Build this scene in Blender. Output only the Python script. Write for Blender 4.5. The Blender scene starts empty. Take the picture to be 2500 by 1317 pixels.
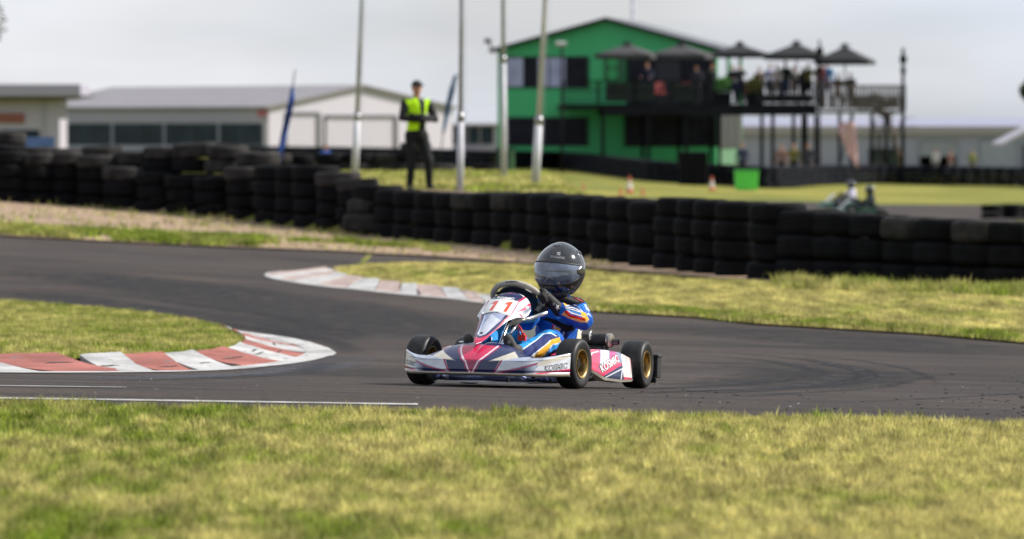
import bpy, bmesh, math, random
import numpy as np
from mathutils import Vector, Matrix
from mathutils.bvhtree import BVHTree
from mathutils.geometry import delaunay_2d_cdt, tessellate_polygon

random.seed(7); RNG = np.random.default_rng(7)
R = math.radians
scene = bpy.context.scene
COL = scene.collection

# ------------------------------------------------------------------ camera
F = 11750.0            # focal length in photo pixels (photo 2500 wide)
CH = 1.38              # camera height
HY = 300.0             # horizon row of the photo
cam = bpy.data.cameras.new('camera'); camo = bpy.data.objects.new('camera', cam); COL.objects.link(camo)
cam.sensor_width = 36.0; cam.lens = 36.0 * F / 2500.0
camo.location = (0, 0, CH)
camo.rotation_euler = (math.pi / 2 - math.atan((658.5 - HY) / F), 0, 0)
cam.clip_start = 0.5; cam.clip_end = 9000
cam.dof.use_dof = True; cam.dof.focus_distance = 25.25; cam.dof.aperture_fstop = 4.1
scene.camera = camo

# ------------------------------------------------------------------ light
SUN_EL, SUN_AZ = R(37), math.atan2(0.97, 0.20)      # azimuth measured from +Y towards +X
world = bpy.data.worlds.new("World"); scene.world = world; world.use_nodes = True
wn = world.node_tree; wn.nodes.clear()
def N(nt, t, **kw):
    n = nt.nodes.new(t)
    for k, v in kw.items(): setattr(n, k, v)
    return n
sky = N(wn, 'ShaderNodeTexSky', sky_type='NISHITA', sun_disc=False, sun_elevation=SUN_EL, sun_rotation=SUN_AZ)
sky.air_density = 1.0; sky.dust_density = 2.0; sky.ozone_density = 1.0
tc = N(wn, 'ShaderNodeTexCoord')
sep = N(wn, 'ShaderNodeSeparateXYZ'); wn.links.new(tc.outputs['Generated'], sep.inputs[0])
mx = N(wn, 'ShaderNodeMath', operation='MAXIMUM'); mx.inputs[1].default_value = 0.012
wn.links.new(sep.outputs[2], mx.inputs[0])
cmb = N(wn, 'ShaderNodeCombineXYZ')
wn.links.new(sep.outputs[0], cmb.inputs[0]); wn.links.new(sep.outputs[1], cmb.inputs[1]); wn.links.new(mx.outputs[0], cmb.inputs[2])
wn.links.new(cmb.outputs[0], sky.inputs[0])
# thin high cloud: noise laid on the dome, flattened towards the horizon
mp = N(wn, 'ShaderNodeMapping'); mp.inputs['Scale'].default_value = (7, 2, 30); mp.inputs['Rotation'].default_value = (0, R(1.5), 0)
mp.inputs['Location'].default_value = (1.3, 0.2, 0.55)
wn.links.new(tc.outputs['Generated'], mp.inputs[0])
cn = N(wn, 'ShaderNodeTexNoise'); cn.inputs['Scale'].default_value = 1.0; cn.inputs['Detail'].default_value = 4; cn.inputs['Roughness'].default_value = 0.45
wn.links.new(mp.outputs[0], cn.inputs['Vector'])
cr = N(wn, 'ShaderNodeValToRGB'); cr.color_ramp.elements[0].position = 0.36; cr.color_ramp.elements[1].position = 0.64
cr.color_ramp.elements[0].color = (0.62, 0.62, 0.62, 1); cr.color_ramp.elements[1].color = (0.97, 0.97, 0.97, 1)
wn.links.new(cn.outputs[0], cr.inputs[0])
cn2 = N(wn, 'ShaderNodeTexNoise'); cn2.inputs['Scale'].default_value = 0.6; cn2.inputs['Detail'].default_value = 3
wn.links.new(mp.outputs[0], cn2.inputs['Vector'])
cc = N(wn, 'ShaderNodeValToRGB'); cc.color_ramp.elements[0].position = 0.35; cc.color_ramp.elements[1].position = 0.65
cc.color_ramp.elements[0].color = (6.9, 7.95, 9.4, 1); cc.color_ramp.elements[1].color = (9.9, 10.0, 10.4, 1)
wn.links.new(cn2.outputs[0], cc.inputs[0])
mixc = N(wn, 'ShaderNodeMixRGB'); wn.links.new(cr.outputs[0], mixc.inputs[0])
tint = N(wn, 'ShaderNodeMixRGB', blend_type='MULTIPLY'); tint.inputs[0].default_value = 1.0; tint.inputs[2].default_value = (0.86, 0.98, 1.12, 1)
wn.links.new(sky.outputs[0], tint.inputs[1])
wn.links.new(tint.outputs[0], mixc.inputs[1]); wn.links.new(cc.outputs[0], mixc.inputs[2])
bg = N(wn, 'ShaderNodeBackground'); bg.inputs[1].default_value = 0.0675
wn.links.new(mixc.outputs[0], bg.inputs[0])
wo = N(wn, 'ShaderNodeOutputWorld'); wn.links.new(bg.outputs[0], wo.inputs[0])

sl = bpy.data.lights.new('sun', 'SUN'); sl.energy = 4.8; sl.angle = R(0.6); sl.color = (1.0, 0.945, 0.87)
so = bpy.data.objects.new('sun', sl); COL.objects.link(so)
sv = Vector((math.sin(SUN_AZ) * math.cos(SUN_EL), math.cos(SUN_AZ) * math.cos(SUN_EL), math.sin(SUN_EL)))
so.rotation_euler = (-sv).to_track_quat('-Z', 'Y').to_euler(); so.location = (30, 10, 40)
scene.view_settings.view_transform = 'Standard'; scene.view_settings.look = 'None'
scene.view_settings.exposure = 0.5; scene.view_settings.gamma = 1.0
scene.view_settings.use_curve_mapping = False
scene.cycles.max_bounces = 6; scene.cycles.diffuse_bounces = 2; scene.cycles.transparent_max_bounces = 12
scene.cycles.use_adaptive_sampling = True
try:
    scene.cycles.use_denoising = True
except Exception: pass

# ------------------------------------------------------------------ terrain
def ss(a, b, x):
    t = np.clip((x - a) / (b - a), 0, 1); return t * t * (3 - 2 * t)
_ty = np.arange(-20, 140, 0.1)
_tz = np.interp(_ty, [-20, 19, 22, 25, 31, 40, 50, 140], [.12, .12, .11, 0, -.27, -.40, -.45, -.45])
_k = np.hanning(21); _k /= _k.sum()
_tz = np.convolve(np.pad(_tz, 10, mode='edge'), _k, mode='valid')
_wx = [-12, -8.8, -4.4, -.93, .29, 1.34, 2.2, 2.95, 5.6, 12]
_wy = [84, 83, 80, 73, 68, 63, 58, 55, 53, 52]
def terr(x, y):
    x = np.asarray(x, float); y = np.asarray(y, float)
    zn = np.interp(y, _ty, _tz) - .024 * np.clip(x, -5, 5) * (1 - ss(34, 48, y))
    zn = zn + .065 * np.clip(-2 - x, 0, 8) * ss(45, 62, y)
    wy = np.interp(x, _wx, _wy)
    w = ss(wy + .35, wy + 1.5, y) * ss(-8, -5.5, x) * (1 - ss(.7, 2.2, x))
    zn = zn * (1 - w) + .29 * w
    zf = np.interp(x, [-60, 0, 11, 24, 60], [-.85, -.75, -1.2, -1.45, -2.2]) - .95 * ss(240, 380, y) * ss(3, 18, x)
    t = ss(86, 126, y) * (1 - w) + ss(103, 122, y) * w
    return zn * (1 - t) + zf * t
def T(x, y): return float(terr(x, y))
def ray(px, py, d):
    return Vector(((px - 1250) * d / F, d, CH - (py - HY) * d / F))
def G(px, py, dmin=12.0, dmax=600.0):
    ds = np.geomspace(dmin, dmax, 6000)
    g = (CH - (py - HY) * ds / F) - terr((px - 1250) * ds / F, ds)
    i = np.argmax(g < 0)
    if g[i] >= 0: i = len(ds) - 1
    d0, d1 = ds[max(i - 1, 0)], ds[i]; g0, g1 = g[max(i - 1, 0)], g[i]
    d = d0 + (d1 - d0) * (g0 / (g0 - g1) if g0 != g1 else 0)
    x = (px - 1250) * d / F
    return Vector((x, d, T(x, d)))
def proj(co):
    """world -> photo pixels (for laying printed graphics out on the bodywork)"""
    co = np.asarray(co, float)
    return np.stack([1250 + F * co[:, 0] / co[:, 1], HY + F * (CH - co[:, 2]) / co[:, 1]], 1)

# ------------------------------------------------------------------ materials
def new_mat(name):
    m = bpy.data.materials.new(name); m.use_nodes = True
    return m, m.node_tree, m.node_tree.nodes['Principled BSDF']
def mat(name, col, rough=0.6, metal=0.0, var=0.12, scale=8.0, bump=0.0, coat=0.0, spec=0.5, stretch=None, detail=5):
    m, nt, b = new_mat(name)
    b.inputs['Roughness'].default_value = rough; b.inputs['Metallic'].default_value = metal
    b.inputs['Coat Weight'].default_value = coat; b.inputs['Specular IOR Level'].default_value = spec
    t = N(nt, 'ShaderNodeTexCoord'); n = N(nt, 'ShaderNodeTexNoise')
    n.inputs['Scale'].default_value = scale; n.inputs['Detail'].default_value = detail
    if stretch:
        mpp = N(nt, 'ShaderNodeMapping'); mpp.inputs['Scale'].default_value = stretch
        nt.links.new(t.outputs['Object'], mpp.inputs[0]); nt.links.new(mpp.outputs[0], n.inputs['Vector'])
    else: nt.links.new(t.outputs['Object'], n.inputs['Vector'])
    r = N(nt, 'ShaderNodeValToRGB')
    r.color_ramp.elements[0].position = 0.3; r.color_ramp.elements[1].position = 0.7
    r.color_ramp.elements[0].color = tuple(c * (1 - var) for c in col) + (1,)
    r.color_ramp.elements[1].color = tuple(min(1, c * (1 + var)) for c in col) + (1,)
    nt.links.new(n.outputs[0], r.inputs[0]); nt.links.new(r.outputs[0], b.inputs['Base Color'])
    if bump:
        bp = N(nt, 'ShaderNodeBump'); bp.inputs['Strength'].default_value = bump; bp.inputs['Distance'].default_value = 0.01
        nt.links.new(n.outputs[0], bp.inputs['Height']); nt.links.new(bp.outputs[0], b.inputs['Normal'])
    return m
def mat_vc(name, rough=0.5, coat=0.0, var=0.1, scale=30, bump=0.0, spec=0.5, transl=0.0, metal=0.0, bscale=None, bdist=0.01):
    m, nt, b = new_mat(name)
    b.inputs['Roughness'].default_value = rough; b.inputs['Coat Weight'].default_value = coat; b.inputs['Specular IOR Level'].default_value = spec
    b.inputs['Metallic'].default_value = metal
    a = N(nt, 'ShaderNodeAttribute'); a.attribute_name = 'Col'
    t = N(nt, 'ShaderNodeTexCoord'); n = N(nt, 'ShaderNodeTexNoise'); n.inputs['Scale'].default_value = scale; n.inputs['Detail'].default_value = 5
    nt.links.new(t.outputs['Object'], n.inputs['Vector'])
    mr = N(nt, 'ShaderNodeMapRange'); mr.inputs[1].default_value = .3; mr.inputs[2].default_value = .7
    mr.inputs[3].default_value = 1 - var; mr.inputs[4].default_value = 1 + var
    nt.links.new(n.outputs[0], mr.inputs[0])
    mm = N(nt, 'ShaderNodeVectorMath', operation='SCALE'); nt.links.new(a.outputs['Color'], mm.inputs[0]); nt.links.new(mr.outputs[0], mm.inputs['Scale'])
    nt.links.new(mm.outputs[0], b.inputs['Base Color'])
    if transl:
        out = nt.nodes['Material Output']; tr = N(nt, 'ShaderNodeBsdfTranslucent'); mix = N(nt, 'ShaderNodeMixShader'); mix.inputs[0].default_value = transl
        nt.links.new(mm.outputs[0], tr.inputs[0]); nt.links.new(b.outputs[0], mix.inputs[1]); nt.links.new(tr.outputs[0], mix.inputs[2])
        nt.links.new(mix.outputs[0], out.inputs['Surface'])
    if bump:
        n2 = N(nt, 'ShaderNodeTexNoise'); n2.inputs['Scale'].default_value = bscale or scale; n2.inputs['Detail'].default_value = 3
        nt.links.new(t.outputs['Object'], n2.inputs['Vector'])
        bp = N(nt, 'ShaderNodeBump'); bp.inputs['Strength'].default_value = bump; bp.inputs['Distance'].default_value = bdist
        nt.links.new(n2.outputs[0], bp.inputs['Height']); nt.links.new(bp.outputs[0], b.inputs['Normal'])
    return m

# ------------------------------------------------------------------ object helpers
def link(o, parent=None):
    COL.objects.link(o)
    if parent is not None: o.parent = parent
    return o
def tag(o, label=None, cat=None, group=None, kind=None):
    if label: o['label'] = label
    if cat: o['category'] = cat
    if group: o['group'] = group
    if kind: o['kind'] = kind
    return o
def empty(name, loc=(0, 0, 0), rz=0.0, parent=None):
    o = bpy.data.objects.new(name, None); o.location = loc; o.rotation_euler = (0, 0, rz); o.empty_display_size = 0.1
    return link(o, parent)
def mesh_obj(name, vs, fs, m, parent=None, smooth=False, cols=None, loc=None):
    me = bpy.data.meshes.new(name)
    me.from_pydata([tuple(v) for v in vs], [], [tuple(f) for f in fs]); me.update()
    if m is not None: me.materials.append(m)
    if smooth: me.polygons.foreach_set('use_smooth', [True] * len(me.polygons))
    if cols is not None: set_cols(me, cols)
    o = bpy.data.objects.new(name, me)
    if loc is not None: o.location = loc
    return link(o, parent)
def set_cols(me, cols):
    ca = me.color_attributes.get('Col') or me.color_attributes.new('Col', 'FLOAT_COLOR', 'POINT')
    c = np.ones((len(me.vertices), 4), np.float32); c[:, :3] = np.asarray(cols)[:, :3]
    ca.data.foreach_set('color', c.ravel())
class MB:
    """collects shapes into ONE mesh"""
    def __init__(s): s.v = []; s.f = []
    def add(s, vs, fs):
        o = len(s.v); s.v += [tuple(v) for v in vs]; s.f += [tuple(i + o for i in f) for f in fs]; return s
    def box(s, c, d, rot=None, taper=1.0):
        hx, hy, hz = d[0] / 2, d[1] / 2, d[2] / 2
        vs = [Vector((x * hx * (taper if z > 0 else 1), y * hy * (taper if z > 0 else 1), z * hz)) for z in (-1, 1) for y in (-1, 1) for x in (-1, 1)]
        if rot is not None: vs = [rot @ v for v in vs]
        vs = [v + Vector(c) for v in vs]
        return s.add(vs, [(0, 2, 3, 1), (4, 5, 7, 6), (0, 1, 5, 4), (2, 6, 7, 3), (0, 4, 6, 2), (1, 3, 7, 5)])
    def bbox(s, x0, x1, y0, y1, z0, z1): return s.box(((x0 + x1) / 2, (y0 + y1) / 2, (z0 + z1) / 2), (x1 - x0, y1 - y0, z1 - z0))
    def tube(s, pts, r, seg=10, caps=True, closed=False):
        pts = [Vector(p) for p in pts]; n = len(pts); rs = r if isinstance(r, (list, tuple)) else [r] * n
        o = len(s.v); up = None
        for i, p in enumerate(pts):
            a = pts[(i - 1) % n] if (closed or i > 0) else p; b = pts[(i + 1) % n] if (closed or i < n - 1) else p
            t = (b - a).normalized()
            if up is None: up = t.orthogonal().normalized()
            u = (up - t * up.dot(t)).normalized(); up = u; w = t.cross(u)
            for k in range(seg):
                an = 2 * math.pi * k / seg; s.v.append(tuple(p + (u * math.cos(an) + w * math.sin(an)) * rs[i]))
        for i in range(n if closed else n - 1):
            j = (i + 1) % n
            for k in range(seg):
                k2 = (k + 1) % seg; s.f.append((o + i * seg + k, o + i * seg + k2, o + j * seg + k2, o + j * seg + k))
        if caps and not closed:
            s.f.append(tuple(o + k for k in range(seg))[::-1]); s.f.append(tuple(o + (n - 1) * seg + k for k in range(seg)))
        return s
    def lathe(s, prof, seg=32, axis='z', c=(0, 0, 0), closed=False):
        """prof: list of (r, h)"""
        o = len(s.v); n = len(prof)
        for (r, h) in prof:
            for k in range(seg):
                a = 2 * math.pi * k / seg; x, y, z = r * math.cos(a), r * math.sin(a), h
                if axis == 'x': x, y, z = h, x, y
                elif axis == 'y': x, y, z = x, h, y
                s.v.append((x + c[0], y + c[1], z + c[2]))
        for i in range(n if closed else n - 1):
            j = (i + 1) % n
            for k in range(seg):
                k2 = (k + 1) % seg; s.f.append((o + i * seg + k, o + i * seg + k2, o + j * seg + k2, o + j * seg + k))
        return s
    def prism(s, poly, z0, z1):
        n = len(poly); o = len(s.v)
        s.v += [(p[0], p[1], z0) for p in poly] + [(p[0], p[1], z1) for p in poly]
        s.f.append(tuple(o + i for i in range(n))[::-1]); s.f.append(tuple(o + n + i for i in range(n)))
        for i in range(n):
            j = (i + 1) % n; s.f.append((o + i, o + j, o + n + j, o + n + i))
        return s
    def build(s, name, m, parent=None, smooth=False, cols=None, loc=None): return mesh_obj(name, s.v, s.f, m, parent, smooth, cols, loc)
def smooth_angle(o, deg=40):
    me = o.data; me.polygons.foreach_set('use_smooth', [True] * len(me.polygons))
    me.set_sharp_from_angle(angle=R(deg)) if hasattr(me, 'set_sharp_from_angle') else None
    return o
def bevel(o, w=0.005, seg=2):
    b = o.modifiers.new('bevel', 'BEVEL'); b.width = w; b.segments = seg; b.limit_method = 'ANGLE'; b.angle_limit = R(35); return o
def copy_tree(o, parent=None):
    c = o.copy(); COL.objects.link(c)
    if parent is not None: c.parent = parent
    for ch in list(o.children): copy_tree(ch, c)
    return c
def grid_obj(name, P, m, parent=None, smooth=True, cols=None, flip=False):
    """P: array (nu, nv, 3)"""
    nu, nv = P.shape[:2]; vs = P.reshape(-1, 3)
    i = np.arange(nu - 1)[:, None] * nv + np.arange(nv - 1)[None, :]
    q = np.stack([i, i + nv, i + nv + 1, i + 1], -1).reshape(-1, 4)
    if flip: q = q[:, ::-1]
    return np_mesh(name, vs, q, m, parent, smooth, cols)
def np_mesh(name, vs, fs, m, parent=None, smooth=False, cols=None):
    me = bpy.data.meshes.new(name); k = fs.shape[1]
    me.vertices.add(len(vs)); me.vertices.foreach_set('co', np.asarray(vs, np.float32).ravel())
    me.loops.add(fs.size); me.loops.foreach_set('vertex_index', fs.astype(np.int32).ravel())
    me.polygons.add(len(fs)); me.polygons.foreach_set('loop_start', np.arange(0, fs.size, k, dtype=np.int32))
    me.update(calc_edges=True); me.validate()
    if smooth: me.polygons.foreach_set('use_smooth', np.ones(len(fs), bool))
    if m is not None: me.materials.append(m)
    if cols is not None: set_cols(me, cols)
    o = bpy.data.objects.new(name, me); return link(o, parent)
def in_poly(P, poly):
    x, y = P[:, 0], P[:, 1]; c = np.zeros(len(P), bool); n = len(poly)
    for i in range(n):
        x0, y0 = poly[i][:2]; x1, y1 = poly[(i + 1) % n][:2]
        if y0 == y1: continue
        c ^= ((y0 > y) != (y1 > y)) & (x < (x1 - x0) * (y - y0) / (y1 - y0) + x0)
    return c
def seg_dist(P, a, b):
    a = np.array(a, float); b = np.array(b, float); d = b - a; L = max((d * d).sum(), 1e-12)
    t = np.clip(((P - a) @ d) / L, 0, 1); return np.linalg.norm(P - (a + t[:, None] * d), axis=1), t
def near_line(P, pts, w):
    m = np.zeros(len(P), bool)
    for i in range(len(pts) - 1): m |= seg_dist(P, pts[i], pts[i + 1])[0] < w
    return m
def densify(pts, step, closed=True, smooth_it=True):
    pts = [Vector(p[:2]) for p in pts]; out = []; n = len(pts)
    for i in range(n if closed else n - 1):
        p0, p1, p2, p3 = pts[(i - 1) % n] if (closed or i > 0) else pts[i], pts[i], pts[(i + 1) % n], pts[(i + 2) % n] if (closed or i < n - 2) else pts[(i + 1) % n]
        k = max(1, int((p2 - p1).length / step))
        for j in range(k):
            t = j / k
            if smooth_it:
                m1 = (p2 - p0) * .5; m2 = (p3 - p1) * .5
                q = p1 * (2 * t**3 - 3 * t**2 + 1) + m1 * (t**3 - 2 * t**2 + t) + p2 * (-2 * t**3 + 3 * t**2) + m2 * (t**3 - t**2)
            else: q = p1.lerp(p2, t)
            out.append(q)
    if not closed: out.append(pts[-1])
    return out
def sheet(name, poly, off, m, step=0.4, kind='structure', edge=0.5, jitter=0.0, smooth_it=False, lift=None):
    poly = densify(poly, edge, True, smooth_it)
    if jitter: poly = [Vector((p.x + random.uniform(-jitter, jitter), p.y + random.uniform(-jitter, jitter) * 2)) for p in poly]
    xs = [p.x for p in poly]; ys = [p.y for p in poly]
    gx, gy = np.meshgrid(np.arange(min(xs), max(xs), step), np.arange(min(ys), max(ys), step))
    P = np.stack([gx.ravel(), gy.ravel()], 1); P = P[in_poly(P, poly)]
    vs = list(poly) + [Vector(p) for p in P]; n = len(poly)
    v, e, f, *_ = delaunay_2d_cdt(vs, [(i, (i + 1) % n) for i in range(n)], [tuple(range(n))], 1, 1e-5)
    v = np.array([(a.x, a.y) for a in v]); z = terr(v[:, 0], v[:, 1]) + off
    if lift is not None: z = z + lift(v[:, 0], v[:, 1], poly)
    o = mesh_obj(name, np.column_stack([v, z]), [tuple(q) for q in f], m, smooth=True)
    # make all faces point up
    bm = bmesh.new(); bm.from_mesh(o.data)
    for q in bm.faces:
        if q.normal.z < 0: q.normal_flip()
    bm.to_mesh(o.data); bm.free()
    tag(o, kind=kind); return o
def text_mesh(s, size=1.0, shear=0.0, offset=0.0):
    c = bpy.data.curves.new('txt', 'FONT'); c.body = s; c.size = size; c.shear = shear; c.offset = offset; c.align_x = 'CENTER'; c.align_y = 'CENTER'; c.resolution_u = 3
    o = bpy.data.objects.new('txt', c); COL.objects.link(o)
    dg = bpy.context.evaluated_depsgraph_get(); me = bpy.data.meshes.new_from_object(o.evaluated_get(dg))
    v = [tuple(x.co) for x in me.vertices]; f = [tuple(p.vertices) for p in me.polygons]
    bpy.data.objects.remove(o); bpy.data.curves.remove(c); bpy.data.meshes.remove(me)
    return v, f

# ================================================================== SETTING
def ground_material():
    m, nt, b = new_mat('ground_grass')
    b.inputs['Roughness'].default_value = 0.95; b.inputs['Specular IOR Level'].default_value = 0.1
    g = N(nt, 'ShaderNodeNewGeometry')
    n1 = N(nt, 'ShaderNodeTexNoise'); n1.inputs['Scale'].default_value = 0.16; n1.inputs['Detail'].default_value = 4
    n2 = N(nt, 'ShaderNodeTexNoise'); n2.inputs['Scale'].default_value = 6.0; n2.inputs['Detail'].default_value = 6
    for n in (n1, n2): nt.links.new(g.outputs['Position'], n.inputs['Vector'])
    r1 = N(nt, 'ShaderNodeValToRGB'); r1.color_ramp.elements[0].position = .35; r1.color_ramp.elements[1].position = .65
    r1.color_ramp.elements[0].color = (.12, .15, .028, 1); r1.color_ramp.elements[1].color = (.33, .29, .075, 1)
    r2 = N(nt, 'ShaderNodeValToRGB'); r2.color_ramp.elements[0].position = .35; r2.color_ramp.elements[1].position = .7
    r2.color_ramp.elements[0].color = (.55, .6, .5, 1); r2.color_ramp.elements[1].color = (1.15, 1.1, 1.0, 1)
    nt.links.new(n1.outputs[0], r1.inputs[0]); nt.links.new(n2.outputs[0], r2.inputs[0])
    mm = N(nt, 'ShaderNodeMixRGB', blend_type='MULTIPLY'); mm.inputs[0].default_value = 1
    nt.links.new(r1.outputs[0], mm.inputs[1]); nt.links.new(r2.outputs[0], mm.inputs[2]); nt.links.new(mm.outputs[0], b.inputs['Base Color'])
    return m
def asphalt_material(name='asphalt', base=(.0375, .0315, .0285), tone=1.0):
    m, nt, b = new_mat(name)
    b.inputs['Roughness'].default_value = 0.85; b.inputs['Specular IOR Level'].default_value = 0.2
    g = N(nt, 'ShaderNodeNewGeometry')
    def noise(scale, detail, st=None, rough=.5):
        n = N(nt, 'ShaderNodeTexNoise'); n.inputs['Scale'].default_value = scale; n.inputs['Detail'].default_value = detail; n.inputs['Roughness'].default_value = rough
        if st:
            mpp = N(nt, 'ShaderNodeMapping'); mpp.inputs['Scale'].default_value = st[:3]; mpp.inputs['Rotation'].default_value = (0, 0, R(st[3]))
            nt.links.new(g.outputs['Position'], mpp.inputs[0]); nt.links.new(mpp.outputs[0], n.inputs['Vector'])
        else: nt.links.new(g.outputs['Position'], n.inputs['Vector'])
        return n
    fine = noise(95, 4, None, .75); mid = noise(22, 5, None, .65); big = noise(.45, 4); streak = noise(1.0, 6, (0.35, 2.6, 1, -6), .6)
    def ramp(n, p0, c0, p1, c1):
        r = N(nt, 'ShaderNodeValToRGB'); r.color_ramp.elements[0].position = p0; r.color_ramp.elements[1].position = p1
        r.color_ramp.elements[0].color = (*c0, 1); r.color_ramp.elements[1].color = (*c1, 1); nt.links.new(n.outputs[0], r.inputs[0]); return r
    a = ramp(big, .35, tuple(c * .86 for c in base), .65, (base[0] * 1.2, base[1] * 1.16, base[2] * 1.12))
    s = ramp(streak, .36, (.58, .60, .65), .62, (1.22, 1.18, 1.15))
    fi = ramp(fine, .3, (.45, .45, .45), .72, (1.8, 1.76, 1.7)); mi = ramp(mid, .32, (.55, .55, .57), .68, (1.52, 1.47, 1.42))
    cur = a
    for x in (s, fi, mi):
        mm = N(nt, 'ShaderNodeMixRGB', blend_type='MULTIPLY'); mm.inputs[0].default_value = 1
        nt.links.new(cur.outputs[0], mm.inputs[1]); nt.links.new(x.outputs[0], mm.inputs[2]); cur = mm
    nt.links.new(cur.outputs[0], b.inputs['Base Color'])
    bp = N(nt, 'ShaderNodeBump'); bp.inputs['Strength'].default_value = .5; bp.inputs['Distance'].default_value = .004
    nt.links.new(fine.outputs[0], bp.inputs['Height']); nt.links.new(bp.outputs[0], b.inputs['Normal'])
    return m
M_GROUND = ground_material(); M_ASPH = asphalt_material()
M_GRAVEL = mat('gravel_dirt', (.285, .205, .145), .95, var=.55, scale=9, bump=.5, spec=.1, detail=8)
M_SOIL = mat('verge_soil', (.22, .20, .075), .95, var=.4, scale=14, bump=.4, spec=.1, detail=7)

ysg = np.concatenate([np.arange(4, 120, .4), np.arange(120, 420, 4), np.geomspace(420, 6000, 24)])
def axis_x(): return np.concatenate([-np.geomspace(20, 2500, 14)[::-1], np.arange(-19, 19.01, .4), np.geomspace(20, 2500, 14)])
xg = axis_x(); X, Y = np.meshgrid(xg, ysg, indexing='ij')
tag(grid_obj('ground', np.stack([X, Y, terr(X, Y)], -1), M_GROUND), kind='structure')

def GP(l, **k): return [G(px, py, **k) for px, py in l]
NEAR_EDGE = [(-1500, 940), (-500, 972), (0, 990), (500, 1007), (1000, 1016), (1500, 1023), (2000, 1034), (2500, 1047), (3000, 1063)]
FAR_EDGE = [(-1500, 515), (-500, 560), (0, 579), (200, 590), (400, 600), (620, 609), (850, 618), (1000, 626), (1200, 640), (1400, 655), (1600, 672), (1800, 688), (1960, 698), (2150, 712), (3000, 760)]
sheet('track', GP(NEAR_EDGE) + GP(FAR_EDGE[::-1]), .004, M_ASPH, .4, smooth_it=False)
WALL_BASE = [(-400, 470), (0, 497), (100, 503), (250, 511), (400, 525), (500, 534), (600, 545), (740, 560), (900, 578), (1100, 596), (1300, 613), (1500, 638), (1700, 668), (1880, 688), (2150, 695), (2350, 702), (2500, 706), (2900, 716)]
sheet('gravel_verge', GP(FAR_EDGE[1:13]) + [p + Vector((0, 2.4, 0)) for p in GP([(p[0], p[1] - 2) for p in WALL_BASE[:14]][::-1])], .028, M_GRAVEL, .3)

ISL1 = [(-1500, 640), (-500, 700), (0, 741), (150, 753), (300, 766), (450, 787), (540, 808), (588, 834), (597, 846), (565, 862), (500, 873), (400, 880), (200, 883), (0, 884), (-500, 884), (-1500, 884)]
PEN = [(815, 661), (900, 651), (1100, 648), (1300, 656), (1500, 673), (1700, 688), (1900, 698), (2900, 720), (2900, 866), (2500, 842), (2400, 833), (2250, 820), (2050, 808), (1850, 796), (1700, 779), (1500, 768), (1400, 760), (1250, 747), (1190, 731), (1100, 713), (1000, 703), (900, 690), (840, 677)]
FORE = GP(NEAR_EDGE) + [Vector((9, 11, 0)), Vector((-9, 11, 0))]
isl1 = densify(GP(ISL1), .25); pen = densify(GP(PEN), .5, smooth_it=False)
sheet('island_turf', isl1, .02, M_SOIL, .3, edge=.15)
sheet('peninsula_turf', pen, .02, M_SOIL, .45, edge=.3)
sheet('foreground_turf', FORE, .012, M_SOIL, .4, edge=.3)

# painted lines
def worn_paint(name, col, lo=.50, hi=.58, under=(.10, .095, .09)):
    m, nt, b = new_mat(name); b.inputs['Roughness'].default_value = .8; b.inputs['Specular IOR Level'].default_value = .2
    g = N(nt, 'ShaderNodeNewGeometry')
    def nz(scale, det, st=(1, 1, 1)):
        mp_ = N(nt, 'ShaderNodeMapping'); mp_.inputs['Scale'].default_value = st; n = N(nt, 'ShaderNodeTexNoise'); n.inputs['Scale'].default_value = scale; n.inputs['Detail'].default_value = det; n.inputs['Roughness'].default_value = .65
        nt.links.new(g.outputs['Position'], mp_.inputs[0]); nt.links.new(mp_.outputs[0], n.inputs['Vector']); return n
    chip = nz(9, 10, (1, .35, 1)); dirt = nz(2.2, 7, (1, .6, 1)); fine = nz(45, 4)
    r1 = N(nt, 'ShaderNodeValToRGB'); r1.color_ramp.elements[0].position = lo; r1.color_ramp.elements[1].position = hi; nt.links.new(chip.outputs[0], r1.inputs[0])
    r2 = N(nt, 'ShaderNodeValToRGB'); r2.color_ramp.elements[0].position = .35; r2.color_ramp.elements[1].position = .65; r2.color_ramp.elements[0].color = (*[c * .62 for c in col], 1); r2.color_ramp.elements[1].color = (*[min(1, c * 1.12) for c in col], 1); nt.links.new(dirt.outputs[0], r2.inputs[0])
    r3 = N(nt, 'ShaderNodeValToRGB'); r3.color_ramp.elements[0].position = .3; r3.color_ramp.elements[1].position = .7; r3.color_ramp.elements[0].color = (.8, .8, .8, 1); r3.color_ramp.elements[1].color = (1.12, 1.12, 1.12, 1); nt.links.new(fine.outputs[0], r3.inputs[0])
    mu = N(nt, 'ShaderNodeMixRGB', blend_type='MULTIPLY'); mu.inputs[0].default_value = 1; nt.links.new(r2.outputs[0], mu.inputs[1]); nt.links.new(r3.outputs[0], mu.inputs[2])
    mxx = N(nt, 'ShaderNodeMixRGB'); mxx.inputs[2].default_value = (*under, 1); nt.links.new(r1.outputs[0], mxx.inputs[0]); nt.links.new(mu.outputs[0], mxx.inputs[1]); nt.links.new(mxx.outputs[0], b.inputs['Base Color'])
    bp = N(nt, 'ShaderNodeBump'); bp.inputs['Strength'].default_value = .5; bp.inputs['Distance'].default_value = .006; nt.links.new(chip.outputs[0], bp.inputs['Height']); nt.links.new(bp.outputs[0], b.inputs['Normal']); return m
M_PAINT = mat('road_paint', (.42, .41, .40), .8, var=.35, scale=9, detail=8)
M_PAINT_WORN = worn_paint('kerb_white', (.46, .455, .45), .60, .66)
M_PAINT_RED = worn_paint('kerb_red', (.36, .125, .10), .60, .66, (.16, .13, .12))
M_PAINT_FADED = worn_paint('kerb_faded_pink', (.42, .32, .29), .56, .64, (.34, .32, .31))
M_SLOTSHADE = mat('kerb_slot_shade', (.05, .045, .045), .9, var=.3, scale=20)
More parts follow.
